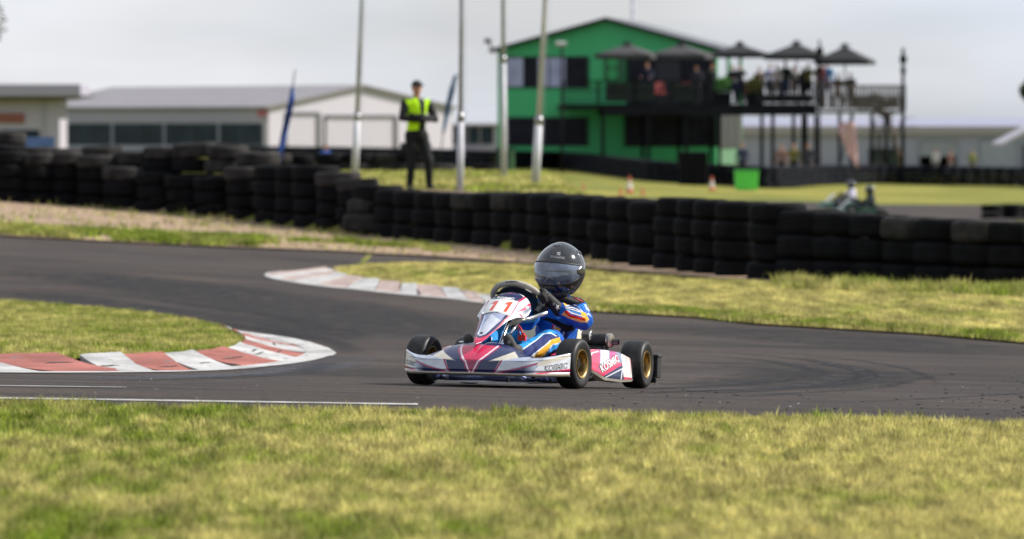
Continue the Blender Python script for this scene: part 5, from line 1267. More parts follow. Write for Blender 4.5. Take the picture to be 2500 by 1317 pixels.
feather('feather_flag', 'drooping pale pink feather flag under the right end of the deck', [(2050, 300), (2046, 320), (2056, 345), (2072, 380), (2092, 410)], [(2085, 298), (2090, 325), (2092, 350), (2094, 380), (2097, 410)], 190, cloth_mat('pink_flag_cloth', (.52, .36, .36)), [(2098, 440), (2096, 380), (2090, 320), (2070, 292)], None)

# ================================================================== CLUBHOUSE
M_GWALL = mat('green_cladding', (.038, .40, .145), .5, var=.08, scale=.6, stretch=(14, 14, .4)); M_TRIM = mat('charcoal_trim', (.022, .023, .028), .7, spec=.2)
M_ROOFD = mat('dark_roof_metal', (.10, .105, .11), .45, var=.15, scale=1); M_GLASSD = mat('dark_window_glass', (.010, .010, .018), .3, var=.5, scale=1.5, spec=.12); M_GLASSL = mat('lilac_glass', (.36, .38, .55), .3, var=.25, scale=1.0)
PH = R(10.5); CD = 235.0; SC = F / CD
def house_root(name, px, d, ang, label, cat, z=None):
    x = (px - 1250) * d / F; g = T(x, d) if z is None else z
    o = bpy.data.objects.new(name, None); o.location = (x, d, g); o.rotation_euler = (0, 0, ang); link(o); tag(o, label, cat); return o
club = house_root('clubhouse', 1215, CD, -PH, 'bright green two storey gabled clubhouse behind the deck with black umbrellas', 'building')
def cu(px, w=0.0):      # front-face u from pixel
    return (px - 1215) / SC / (math.cos(PH)) 
cz0 = club.location.z
def cz(py, d=CD): return CH + (HY - py) * d / F - cz0
WU, WD = cu(1745), 9.3; EV, PK = cz(122), cz(53)
def cpart(name, fn, m, parent=club, **k):
    b = MB(); fn(b); return b.build(name, m, parent, **k)
# walls: lower storey closed, upper storey closed at front and left, gable
FL = cz(262)
w = MB(); w.bbox(0, WU, 0, .2, -1.2, EV); w.v += []; o0 = len(w.v)
w.v += [(0, 0, EV), (WU, 0, EV), (WU / 2, 0, PK), (0, .2, EV), (WU, .2, EV), (WU / 2, .2, PK)]; w.f += [(o0, o0 + 1, o0 + 2), (o0 + 5, o0 + 4, o0 + 3), (o0, o0 + 2, o0 + 5, o0 + 3), (o0 + 1, o0 + 4, o0 + 5, o0 + 2)]
w.bbox(0, .2, .2, WD, -1.2, EV); w.bbox(.2, WU - .2, WD - .2, WD, -1.2, FL); w.bbox(.2, 6.5, WD - .2, WD, FL, EV); w.bbox(.2, WU - .2, .2, WD - .2, FL - .15, FL)
w.build('wall', M_GWALL, club); b = MB(); b.bbox(WU - .2, WU, .21, WD, -1.2, FL); b.build('side_wall', mat('sun_muted_green_cladding', (.07, .17, .085), .6, var=.1), club)  # sunlit side wall gets a duller green to hold down its brightness
for yy in (.25, 4.6, 9.1):
    b = MB(); b.bbox(WU - .16, WU, yy, yy + .16, FL, EV); b.build('verandah_post', M_GWALL, club)
ov = .35
for s in (0, 1):
    b = MB(); n0 = [(-ov, EV - .1), (WU / 2, PK + .06)] if s == 0 else [(WU / 2, PK + .06), (WU + ov + .9 * 0, EV - .1)]
    for (ya, yb) in ((-ov, WD + .4),):
        (u0, z0), (u1, z1) = n0; b.v += [(u0, ya, z0), (u1, ya, z1), (u1, yb, z1), (u0, yb, z0), (u0, ya, z0 + .12), (u1, ya, z1 + .12), (u1, yb, z1 + .12), (u0, yb, z0 + .12)]
        b.f += [(0, 3, 2, 1), (4, 5, 6, 7), (0, 1, 5, 4), (1, 2, 6, 5), (2, 3, 7, 6), (3, 0, 4, 7)]
    r = b.build('roof', M_ROOFD, club)
    f_ = MB(); (u0, z0), (u1, z1) = n0; f_.tube([(u0, -ov - .03, z0 + .02), (u1, -ov - .03, z1 + .02)], .09, 4); f_.build('fascia', M_TRIM, r)
def window(px0, px1, py0, py1, glass, mull=(), name='window'):
    u0, u1, z1, z0 = cu(px0), cu(px1), cz(py0), cz(py1)
    b = MB(); t = .07
    for (a0, a1, c0, c1) in ((u0 - t, u1 + t, z1, z1 + t), (u0 - t, u1 + t, z0 - t, z0), (u0 - t, u0, z0, z1), (u1, u1 + t, z0, z1)): b.bbox(a0, a1, -.06, .0, c0, c1)
    for mpx in mull: q = cu(mpx); b.bbox(q - .03, q + .03, -.055, -.002, z0, z1)
    w_ = b.build(name, M_TRIM, club); edges = [px0] + list(mull) + [px1]
    for i in range(len(edges) - 1):
        g = MB(); g.bbox(cu(edges[i]) + .03, cu(edges[i + 1]) - .03, -.03, -.012, z0, z1); g.build('pane', glass[i % len(glass)], w_)
    return w_
window(1224, 1434, 142, 212, [M_GLASSL, M_GLASSD, M_GLASSL, M_GLASSL, M_GLASSD], (1279, 1312, 1340, 1382))  # pale lilac panes set among the dark ones
window(1238, 1432, 290, 353, [M_GLASSD], (1300, 1368)); window(1526, 1745, 286, 355, [M_GLASSD], (1580, 1640, 1695)); window(1532, 1742, 150, 262, [M_GLASSD, mat('grey_sliding_door', (.035, .034, .042), .5, spec=.15)], (1600, 1660), name='sliding_door')
b = MB(); b.bbox(WU, WU + .06, .5, 8.6, cz(362), cz(272)); sw = b.build('window', M_TRIM, club)
for k in range(3): b = MB(); b.bbox(WU + .065, WU + .085, .65 + k * 2.65, 3.1 + k * 2.65, cz(360), cz(275)); b.build('pane', M_BLACKM, sw)
b = MB(); b.bbox(cu(1474), cu(1526), -.10, -.01, cz(196), cz(140)); sg = b.build('wall_sign', mat('dark_green_board', (.01, .10, .035), .5), club)
for py in (153, 182): MB().lathe([(.001, 0), (.26, 0), (.26, -.03), (.001, -.03)], 20, 'y', c=(cu(1495), -.105, cz(py))).build('sign_disc', mat('pale_green_disc', (.02, .30, .08), .5), sg)
b = MB(); b.tube([(-.2, -.2, EV - .2), (-.35, -.3, EV + .35)], .05, 6); b.box((-.42, -.35, EV + .42), (.28, .3, .22)); b.build('security_camera', M_TRIM, club)
# ---------------- deck
DD = 214.0; DS = F / DD
deck = house_root('viewing_deck', 1370, DD, 0, 'long raised black viewing deck on posts with railings in front of the clubhouse', 'deck', z=0.0)
M_DECK = mat('black_deck_steel', (.008, .009, .012), .8, var=.3, scale=2, spec=.15); M_DWOOD = mat('brown_deck_timber', (.10, .085, .075), .8, var=.35, scale=3)
def du(px, d=DD): return (px - 1250) * d / F - deck.location.x
def dz(py, d=DD): return CH + (HY - py) * d / F
fz = dz(254)
b = MB(); b.bbox(du(1370), du(1745), 0, 20.5, fz - .12, fz); b.bbox(du(1745) + .01, du(1992), 0, 10, fz - .12, fz); b.build('deck_floor', M_DECK, deck)
for a_ in ((du(1372), du(1470), -.05, .12, fz - .24, fz - .125), (du(1470) + .01, du(1992), -.05, .12, fz - .5, fz - .125), (du(1470), du(1992), 9.8, 10, fz - .5, fz - .125)): b = MB(); b.bbox(*a_); b.build('edge_beam', M_DECK, deck)
for px in (1472, 1583, 1675, 1757, 1887, 1968, 1992):
    for yy in (.15, 9.6):
        if px == 1472 and yy > 1: continue
        x = du(px); b = MB(); g = T(deck.location.x + x, DD + yy); b.bbox(x - .08, x + .08, yy, yy + .16, g - .2, fz - .51); b.build('post', M_DECK, deck)
def railing(px0, px1, z, hgt, y, m, solid=False, name='railing', parent=deck, zf=None):
    x0, x1 = du(px0), du(px1); b = MB(); b.bbox(x0, x1, y - .03, y + .03, z + hgt - .05, z + hgt); b.bbox(x0, x1, y - .02, y + .02, z + .08, z + .12); b.bbox(x0, x1, y - .02, y + .02, z + hgt * .55, z + hgt * .58)
    r = b.build(name, m, parent); n = max(2, int((x1 - x0) / 1.5))
    for i in range(n + 1):
        x = x0 + (x1 - x0) * i / n; c = MB(); c.bbox(x - .035, x + .035, y - .035, y + .035, z, z + hgt); c.build('rail_post', m, r)
    c = MB(); k = int((x1 - x0) / .16)
    for i in range(k): x = x0 + (x1 - x0) * (i + .5) / k; c.bbox(x - .026, x + .026, y - .012, y + .012, z + .12, z + hgt - .05)
    bo = c.build('balusters', m, r); bo['kind'] = 'stuff'
    return r
railing(1372, 1992, fz, 1.05, .02, M_DECK)
# cloth screen hung on part of the rail
b = MB(); b.bbox(du(1478), du(1600), .06, .09, fz + .1, fz + .95); b.bbox(du(1640), du(1700), .06, .09, fz + .1, fz + .9); b.build('rail_screen', mat('dark_shade_cloth', (.03, .045, .04), .9, var=.3), deck)
# stair landing at the right end
ld = empty('stair_landing', (deck.location.x, DD - 1.0, 0)); tag(ld, 'brown timber landing with lattice rails and stair at the right end of the deck', 'landing')
lz = dz(270)
b = MB(); b.bbox(du(1996), du(2205), 0, 3, lz - .14, lz); b.build('landing_floor', M_DWOOD, ld)
railing(1998, 2205, lz, 1.12, .0, M_DWOOD, parent=ld); railing(1998, 2205, lz, 1.12, 2.9, M_DWOOD, parent=ld)
b = MB()
for i in range(14): b.bbox(du(2003 + i * 14.5), du(2003 + i * 14.5 + 9), -.05, -.035, lz + .12, lz + .62)
b.build('lattice_boards', M_DWOOD, ld)
for px in (2046, 2076, 2124, 2160, 2201):
    x = du(px); b = MB(); g = T(deck.location.x + x, DD); b.bbox(x - .07, x + .07, .1, .24, g - .2, lz - .14); b.build('post', M_DECK, ld)
for px0, px1 in ((2124, 2160), (2160, 2201), (2046, 2076)):
    b = MB(); b.tube([(du(px0), .17, -.6), (du(px1), .17, lz - .2)], .03, 6); b.tube([(du(px1), .19, -.6), (du(px0), .19, lz - .2)], .03, 6); b.build('cross_brace', M_DECK, ld)
st = MB()
for i in range(12): st.bbox(du(2128) + i * .0, du(2128) + 1.0, .5 + i * .25, .78 + i * .25, lz - .22 * (i + 1), lz - .22 * (i + 1) + .05)
st.build('stair_tread', M_DWOOD, ld)
# tall dark posts with lamps
def lamp_post(px, py_top, d, label, r=.07, head='flood'):
    x = (px - 1250) * d / F; g = T(x, d); top = CH + (HY - py_top) * d / F; root = empty('lamp_post', (x, d, g)); tag(root, label, 'lamp post')
    MB().tube([(0, 0, -.1), (0, 0, top - g)], [r, r * .8], 12).build('pole', M_DECK, root, smooth=True)
    if head == 'flood':
        b = MB(); b.box((-.05, -.15, top - g), (.45, .30, .16), Matrix.Rotation(R(15), 3, 'X')); bevel(b.build('lamp_head', mat('pale_lamp_housing', (.35, .36, .36), .4), root), .03)
    else:
        b = MB(); b.box((0, -.08, top - g - .5), (.30, .22, .3)); b.build('speaker_box', M_DECK, root); b = MB(); b.box((0, -.08, top - g - 1.0), (.22, .2, .25)); b.build('speaker_box', M_DECK, root)
    return root
lamp_post(1372, 108, 213, 'dark lamp post with pale floodlight at the left end of the deck')
lamp_post(2204, 118, 212, 'tall dark post with speaker boxes at the far right end of the deck', .09, 'box')
lamp_post(2000, 98, 212.4, 'dark post rising between the two rightmost black umbrellas', .06, 'box')
# flood light mast behind the roof
x = (1545 - 1250) * 330 / F; mr = empty('floodlight_mast', (x, 330, T(x, 330))); tag(mr, 'tall pale floodlight mast rising behind the clubhouse roof', 'mast')
MB().tube([(0, 0, -.2), (0, 0, 11.9)], [.16, .10], 10).build('pole', M_POLE_G, mr, smooth=True)
b = MB()
for i in range(3): b.box(((i - 1) * .5, -.2, 11.9), (.4, .3, .35))
b.build('lamp_head', M_POLE_G, mr)
# umbrellas
M_CANV = mat('black_canvas', (.012, .012, .014), .75, var=.2, scale=2); M_CANG = mat('sunlit_canvas', (.04, .039, .042), .75, var=.2, scale=2)  # second canvas is a greyer copy, sunlit tone put into its colour
def umbrella(px, py_apex, py_edge, hw, d, label, m):
    x = (px - 1250) * d / F; root = empty('umbrella', (x, d, fz)); tag(root, label, 'umbrella', 'umbrellas over the deck')
    za = CH + (HY - py_apex) * d / F - fz; ze = CH + (HY - py_edge) * d / F - fz; rr = hw * d / F
    MB().tube([(0, 0, 0), (0, 0, za + .1)], .035, 10).build('pole', M_DECK, root, smooth=True)
    base = R(33)
    for k in range(4):
        a0, a1 = base + math.pi / 2 * k, base + math.pi / 2 * (k + 1); P = np.zeros((8, 9, 3))
        for i in range(8):
            t = .02 + .98 * i / 7
            for j in range(9):
                f_ = j / 8; cx = (1 - f_) * math.cos(a0) + f_ * math.cos(a1); cy = (1 - f_) * math.sin(a0) + f_ * math.sin(a1); P[i, j] = (cx * rr * t, cy * rr * t, za - (za - ze) * t**.95 - .03 * math.sin(f_ * math.pi) * t)
        o = grid_obj('canopy_panel', P, m, root, flip=False); o.modifiers.new('t', 'SOLIDIFY').thickness = .012
        c = MB(); a_, b_ = Vector(P[7, 0]), Vector(P[7, 8]); dn = Vector((0, 0, -.2)); n_ = (b_ - a_).cross(dn).normalized() * .006
        c.v = [tuple(q + w_) for q in (a_, b_, b_ + dn, a_ + dn) for w_ in (n_, -n_)]; c.f = [(0, 2, 4, 6), (1, 7, 5, 3), (0, 1, 3, 2), (4, 5, 7, 6), (0, 6, 7, 1), (2, 3, 5, 4)]; c.build('valance', m, o)
        MB().tube([(0, 0, za - .05), (rr * math.cos(a0) * .98, rr * math.sin(a0) * .98, ze - .04)], .014, 5).build('rib', M_DECK, root)
    MB().lathe([(.3, 0), (.02, .16)], 4, c=(0, 0, za - .02)).build('vent_cap', M_DECK, root)
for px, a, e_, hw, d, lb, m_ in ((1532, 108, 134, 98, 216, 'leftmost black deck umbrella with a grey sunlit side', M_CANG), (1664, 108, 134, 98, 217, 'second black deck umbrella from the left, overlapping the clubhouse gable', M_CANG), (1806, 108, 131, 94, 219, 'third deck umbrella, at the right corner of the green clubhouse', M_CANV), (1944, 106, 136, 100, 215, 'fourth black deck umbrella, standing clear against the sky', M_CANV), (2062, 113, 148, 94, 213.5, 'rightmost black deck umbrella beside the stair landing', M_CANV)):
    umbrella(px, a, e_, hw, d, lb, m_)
# spectators on the deck and below it
people = [(1580, 215.0, 1.80, (.015, .018, .04), (.02, .025, .05), 'rail', 'spectator in a navy jumper leaning on the rail under the leftmost umbrella', (.09, .045, .02)),
 (1738, 215.5, 1.74, (.02, .02, .022), (.02, .02, .03), 'stand', 'spectator all in black at the rail just right of the green wall', None),
 (1788, 216.0, 1.70, (.02, .02, .025), (.03, .05, .10), 'rail', 'shorter dark dressed spectator under the third umbrella, left of the pair', None),
 (1806, 215.2, 1.72, (.025, .025, .03), (.03, .04, .09), 'photo', 'dark dressed spectator holding up a camera, right of the pair', None),
 (1880, 217.0, 1.78, (.42, .40, .60), (.10, .10, .13), 'stand', 'spectator in a lilac shirt under the fourth umbrella', None),
 (1896, 215.2, 1.70, (.45, .40, .38), (.36, .30, .28), 'rail', 'spectator in pale beige clothes at the rail under the fourth umbrella', None),
 (1917, 216.0, 1.86, (.03, .05, .045), (.07, .10, .20), 'stand', 'tall spectator in a dark green top and blue jeans under the fourth umbrella', None),
 (1700, 216.2, 1.70, (.05, .05, .06), (.03, .03, .04), 'stand', 'dark dressed spectator beside the table below the second umbrella', None),
 (1853, 216.8, 1.62, (.10, .07, .06), (.05, .05, .06), 'stand', 'spectator in a dull brown top left of the lilac shirt', None),
 (1938, 217.2, 1.66, (.26, .24, .23), (.14, .12, .12), 'stand', 'spectator in a pale grey top right of the blue jeans', None),
 (1960, 216.4, 1.60, (.04, .04, .05), (.03, .03, .03), 'stand', 'shorter spectator in black just left of the olive top', None),
 (1973, 215.2, 1.76, (.16, .15, .05), (.012, .012, .015), 'photo', 'spectator in an olive top and black trousers between the two right umbrellas', None),
 (2003, 215.0, 1.90, (.10, .03, .04), (.06, .06, .09), 'stand', 'spectator in a maroon top beside the dark post', (.12, .05, .02)),
 (2018, 215.9, 1.84, (.03, .20, .45), (.05, .06, .10), 'stand', 'spectator in a bright blue top under the rightmost umbrella', None)]
for px, d, h, tp, lg, ps, lb, hr in people:
    x = (px - 1250) * d / F; figure('person', (x, d, fz), R(random.uniform(-40, 40)), h * 1.04, tp, lg, lb, ps, hair=hr or (.03, .02, .015), group='spectators on the deck')
for px, h, tp, lg, ps, lb in ((2046, 1.65, (.16, .12, .10), (.18, .14, .10), 'rail', 'spectator in brown clothes at the left of the stair landing'), (2077, 1.68, (.09, .08, .085), (.10, .09, .09), 'rail', 'spectator in a grey jacket at the middle of the stair landing')):
    figure('person', ((px - 1250) * 214 / F, 214.2, lz), R(random.uniform(-30, 30)), h, tp, lg, lb, ps, group='spectators on the deck')
for px, d, h, tp, lg, lb in ((1812, 205, 1.7, (.04, .05, .09), (.03, .03, .05), 'bystander in dark blue behind the bright green bin'), (1908, 208, 1.7, (.22, .13, .11), (.04, .04, .05), 'bystander in a salmon top below the deck'), (1938, 209, 1.72, (.14, .13, .03), (.03, .03, .03), 'bystander in a yellow green top below the deck'), (1973, 209, 1.75, (.05, .05, .06), (.05, .05, .06), 'bystander in charcoal below the deck beside a post'),
                            (2284, 330, 1.8, (.40, .40, .42), (.1, .1, .12), 'person in a white shirt at the open roller door of the grey shed'), (2320, 328, 1.75, (.18, .09, .07), (.1, .1, .12), 'person in a rust red top beside the open roller door'), (2374, 326, 1.78, (.20, .22, .06), (.1, .1, .1), 'person in a yellow vest between the two roller doors of the grey shed'), (795, 150, 1.5, (.02, .08, .30), (.02, .03, .08), 'person in blue crouched at the foot of the white shed doors')):
    x = (px - 1250) * d / F; figure('person', (x, d, T(x, d)), R(random.uniform(-60, 60)), h, tp, lg, lb, 'stand', group='bystanders on the ground')
# deck chairs and planters
M_REDCH = mat('faded_red_plastic', (.35, .06, .06), .6)
def chair(px, d, rz, label, m):
    x = (px - 1250) * d / F; root = empty('chair', (x, d, fz), rz); tag(root, label, 'chair')
    b = MB(); b.box((0, 0, .45), (.46, .46, .04)); b.build('seat', m, root)
    b = MB(); b.box((0, .22, .72), (.46, .04, .5), Matrix.Rotation(R(-8), 3, 'X')); b.build('backrest', m, root)
    for sx in (-1, 1):
        for sy in (-1, 1): b = MB(); b.tube([(sx * .2, sy * .2, .43), (sx * .23, sy * .23, 0)], .018, 6); b.build('leg', M_DECK, root)
b = MB(); b.bbox(du(1845), du(1985), .07, .10, fz + .05, fz + .42); b.build('rail_screen', mat('dark_kick_board', (.012, .013, .016), .8), deck)
def deck_table(px, d, label):
    x = (px - 1250) * d / F; root = empty('table', (x, d, fz)); tag(root, label, 'table'); b = MB(); b.box((0, 0, .74), (1.1, .7, .05)); b.build('table_top', M_DECK, root)
    for sx in (-1, 1):
        for sy in (-1, 1): b = MB(); b.box((sx * .48, sy * .28, .36), (.06, .06, .71)); b.build('leg', M_DECK, root)
deck_table(1700, 215.6, 'dark deck table below the second umbrella'); deck_table(1860, 215.9, 'dark deck table left of the lilac shirted spectator'); deck_table(1942, 216.2, 'dark deck table under the fourth umbrella by the jeans wearer')
chair(1614, 214.9, R(20), 'faded red chair on the deck beside the spectator in navy', M_REDCH); chair(1668, 215.2, R(-30), 'faded red chair on the deck below the second umbrella', M_REDCH); chair(1830, 215.4, R(10), 'orange chair on the deck below the third umbrella', mat('orange_plastic', (.45, .18, .06), .6))
def planter(px, d, w, label, m):
    x = (px - 1250) * d / F; root = empty('planter', (x, d, fz)); tag(root, label, 'planter'); b = MB(); b.box((0, 0, .25), (w, .4, .5), taper=1.08); bevel(b.build('pot', M_DECK, root), .02)
    rng = np.random.default_rng(int(px)); n = 900; c = rng.normal(0, 1, (n, 3)); c = c / np.linalg.norm(c, axis=1)[:, None] * rng.random((n, 1))**.4 * np.array([w * .55, .3, .38]) + np.array([0, 0, .82])
    a = rng.normal(0, .05, (n, 3, 3)) + c[:, None, :]; o = np_mesh('foliage', a.reshape(-1, 3), np.arange(3 * n).reshape(n, 3), m, root)
planter(1765, 214.8, .7, 'leafy bright green plant in a black pot at the clubhouse corner', mat('bright_leaf', (.10, .32, .05), .6, var=.4)); planter(1842, 214.9, .7, 'yellow green plant in a black pot on the deck', mat('yellow_leaf', (.25, .24, .05), .6, var=.4))
# ================================================================== SHEDS
def shed(name, px, d, ang, W_, L_, eave, ridge, label, wm, rm, root=None, z=None):
    """gable end faces local -y, width along x (0..W_), length along +y"""
    r = house_root(name, px, d, ang, label, 'building', z=z)
    w = MB(); t = .2
    w.v += [(0, 0, -2), (W_, 0, -2), (W_, 0, eave), (W_ / 2, 0, ridge), (0, 0, eave), (0, L_, -2), (W_, L_, -2), (W_, L_, eave), (W_ / 2, L_, ridge), (0, L_, eave)]
    w.f += [(0, 1, 2, 3, 4), (9, 8, 7, 6, 5), (0, 4, 9, 5), (1, 6, 7, 2), (4, 3, 8, 9), (3, 2, 7, 8)]
    w.build('wall', wm, r)
    for s in (0, 1):
        b = MB(); (u0, z0), (u1, z1) = ([(-.25, eave - .06), (W_ / 2, ridge + .03)], [(W_ / 2, ridge + .03), (W_ + .25, eave - .06)])[s]
        b.v += [(u0, -.3, z0), (u1, -.3, z1), (u1, L_ + .3, z1), (u0, L_ + .3, z0), (u0, -.3, z0 + .1), (u1, -.3, z1 + .1), (u1, L_ + .3, z1 + .1), (u0, L_ + .3, z0 + .1)]
        b.f += [(0, 3, 2, 1), (4, 5, 6, 7), (0, 1, 5, 4), (1, 2, 6, 5), (2, 3, 7, 6), (3, 0, 4, 7)]; b.build('roof', rm, r)
    return r
M_WSHED = mat('white_shed_cladding', (.50, .475, .53), .6, var=.05, scale=2, stretch=(10, 10, .3)); M_WROOF = mat('zinc_roof', (.215, .20, .21), .5, var=.08, scale=1); M_GSTRIP = mat('lilac_grey_wall', (.33, .33, .37), .7, var=.08); M_DARKG = mat('dark_teal_glass', (.012, .024, .034), .3, var=.4, scale=.6, spec=.15)
SA = R(42); sd = 300.0
shW = 429 * sd / F / math.sin(R(90) - SA + R(0)) ; 
# gable direction: local +x points right and away
shd = house_root('workshop_shed', 656, sd, SA, 'long low workshop shed with a sunlit white gable and closed roller doors', 'building')
gz = shd.location.z; W_ = 11.0 / math.cos(SA) * 1.03; Ls = 26.0; ev = CH + (HY - 262) / F * sd - gz; rd = CH + (HY - 213) / F * (sd + 5) - gz
w = MB(); w.v += [(0, 0, -2), (W_, 0, -2), (W_, 0, ev), (W_ / 2, 0, rd), (0, 0, ev), (0, Ls, -2), (W_, Ls, -2), (W_, Ls, ev), (W_ / 2, Ls, rd), (0, Ls, ev)]
w.f += [(0, 1, 2, 3, 4), (9, 8, 7, 6, 5), (0, 4, 9, 5), (1, 6, 7, 2)]; w.build('wall', M_WSHED, shd)
for s in (0, 1):
    b = MB(); (u0, z0), (u1, z1) = ([(-.35, ev - .08), (W_ / 2, rd + .03)], [(W_ / 2, rd + .03), (W_ + .3, ev - .08)])[s]
    b.v += [(u0, -.3, z0), (u1, -.3, z1), (u1, Ls, z1), (u0, Ls, z0), (u0, -.3, z0 + .12), (u1, -.3, z1 + .12), (u1, Ls, z1 + .12), (u0, Ls, z0 + .12)]
    b.f += [(0, 3, 2, 1), (4, 5, 6, 7), (0, 1, 5, 4), (1, 2, 6, 5), (2, 3, 7, 6), (3, 0, 4, 7)]; b.build('roof', M_WROOF, shd)
def gx(px):     # gable-plane u for a pixel
    # point on line: x = x0 + u cos, y = y0 + u sin
    k = (px - 1250) / F; x0, y0 = shd.location.x, shd.location.y; return (k * y0 - x0) / (math.cos(SA) - k * math.sin(SA))
def gzz(px, py): u = gx(px); y = shd.location.y + u * math.sin(SA); return CH + (HY - py) * y / F - gz
def roller(px0, px1, pyt, name='roller_door'):
    u0, u1 = gx(px0), gx(px1); zt = gzz((px0 + px1) / 2, pyt); b = MB(); t = .12
    b.bbox(u0 - t, u0, -.08, .0, -1, zt + t); b.bbox(u1, u1 + .32, -.12, .0, -1, zt + t); b.bbox(u0, u1, -.16, 0, zt, zt + .16); fr = b.build(name, mat('grey_door_frame', (.12, .12, .125), .6), shd)
    n = 12
    for i in range(n):
        z0, z1 = -.6 + (zt + .6) * i / n, -.6 + (zt + .6) * (i + 1) / n; c = MB(); c.bbox(u0, u1, -.045, -.02, z0 + .015, z1 - .015); c.build('slat', M_WSHED, fr)
roller(700, 772, 280); roller(796, 960, 287)
def lx(px):     # long-wall v for a pixel (wall goes from the corner along local +y)
    k = (px - 1250) / F; x0, y0 = shd.location.x, shd.location.y; return (k * y0 - x0) / (-math.sin(SA) - k * math.cos(SA))
def lzz(px, py): v = lx(px); y = shd.location.y + v * math.cos(SA); return CH + (HY - py) * y / F - gz
def lpanel(name, px0, px1, py0, py1, m, off, th=.05):
    v0, v1 = lx(px1), lx(px0); b = MB(); zc = (px0 + px1) / 2; b.bbox(-off - th, -off, v0, v1, lzz(zc, py1), lzz(zc, py0)); return b.build(name, m, shd)
lpanel('wall_band', 30, 654, 266, 297, M_GSTRIP, .02); lpanel('wall_band', 30, 654, 357, 368, mat('pale_sill', (.32, .34, .37), .6), .02, .12); lpanel('wall_band', 30, 654, 370, 420, mat('dark_plinth', (.04, .05, .06), .7), .02)
for a_, b_ in ((150, 273), (277, 400), (404, 533), (537, 643)):
    wn_ = lpanel('window', a_, b_, 301, 355, mat('blue_grey_frame_metal', (.08, .11, .13), .5), .02, .03)
    mid = (a_ + b_) / 2
    for c0, c1 in ((a_ + 3, mid - 1), (mid + 1, b_ - 3)):
        v0, v1 = lx(c1), lx(c0); g = MB(); g.bbox(-.075, -.052, v0, v1, lzz(mid, 353), lzz(mid, 303)); g.build('pane', M_DARKG, wn_)
lpanel('red_sign', 632, 655, 268, 285, mat('faded_red_board', (.38, .12, .14), .6), .06)
# left-most building with a dark soffit
lb_ = house_root('office_building', -140, 288, R(2), 'pale flat roofed office with a dark overhanging soffit at the left edge', 'building'); lg = lb_.location.z; lzf = lambda py: CH + (HY - py) * 288 / F - lg; lxf = lambda px: (px + 140) * 288 / F
b = MB(); b.bbox(0, lxf(145), 0, 8, -1, lzf(244)); b.build('wall', mat('pale_render_wall', (.37, .35, .40), .7, var=.06), lb_)
b = MB(); b.bbox(-.5, lxf(200), -1.2, 9, lzf(236), lzf(206)); bevel(b.build('roof', mat('grey_lilac_roof', (.33, .31, .38), .6, var=.06), lb_), .05)
b = MB(); b.v = [(-.5, -1.15, lzf(237)), (lxf(220), -1.15, lzf(234)), (lxf(165), -1.0, lzf(243)), (-.5, -1.0, lzf(247)), (-.5, 8, lzf(237)), (lxf(220), 8, lzf(234)), (lxf(165), 8, lzf(243)), (-.5, 8, lzf(247))]; b.f = [(0, 3, 2, 1), (4, 5, 6, 7), (0, 1, 5, 4), (1, 2, 6, 5), (2, 3, 7, 6)]; b.build('soffit', mat('dark_soffit', (.045, .045, .05), .6), lb_)
b = MB(); b.bbox(lxf(-60), lxf(60), -.1, -.01, lzf(301), lzf(277)); sg = b.build('wall_sign', mat('brown_red_sign', (.22, .07, .05), .6), lb_)
b = MB(); b.bbox(lxf(-60), lxf(96), -.06, -.01, lzf(350), lzf(318)); wd = b.build('window', M_TRIM, lb_)
for i in range(4): b = MB(); b.bbox(lxf(-58 + i * 38.5), lxf(-22 + i * 38.5), -.085, -.065, lzf(349), lzf(320)); b.build('pane', M_DARKG, wd)
b = MB(); b.tube([(lxf(108), -.08, -.5), (lxf(108), -.08, lzf(247))], .05, 8); b.build('downpipe', M_GSTRIP, lb_)
# grey building between shed and clubhouse
gb = house_root('grey_building', 1060, 340, R(0), 'low grey building with dark windows between the white shed and the green clubhouse', 'building'); g0 = gb.location.z; gzf = lambda py: CH + (HY - py) * 340 / F - g0; gxf = lambda px: (px - 1060) * 340 / F
b = MB(); b.bbox(0, gxf(1250), 0, 8, -1, gzf(300)); b.build('wall', M_GSTRIP, gb)
b = MB(); b.v = [(-.3, -.4, gzf(304)), (gxf(1252), -.4, gzf(304)), (gxf(1252), 6, gzf(264)), (-.3, 6, gzf(264)), (-.3, 12, gzf(304)), (gxf(1252), 12, gzf(304))]; b.f = [(0, 1, 2, 3), (3, 2, 5, 4), (0, 3, 4), (1, 5, 2)]; b.build('roof', mat('pale_grey_roof', (.36, .37, .40), .6, var=.05), gb)
for a_, b_ in ((1088, 1140), (1144, 1170), (1174, 1204)):
    b = MB(); b.bbox(gxf(a_), gxf(b_), -.08, -.01, gzf(352), gzf(310)); wd = b.build('window', M_TRIM, gb); b = MB(); b.bbox(gxf(a_ + 3), gxf(b_ - 3), -.10, -.082, gzf(350), gzf(312)); b.build('pane', M_DARKG, wd)
b = MB(); b.bbox(gxf(1085), gxf(1206), -.5, -.3, gzf(386), gzf(362)); b.build('low_wall', mat('mauve_low_wall', (.28, .25, .30), .7), gb)
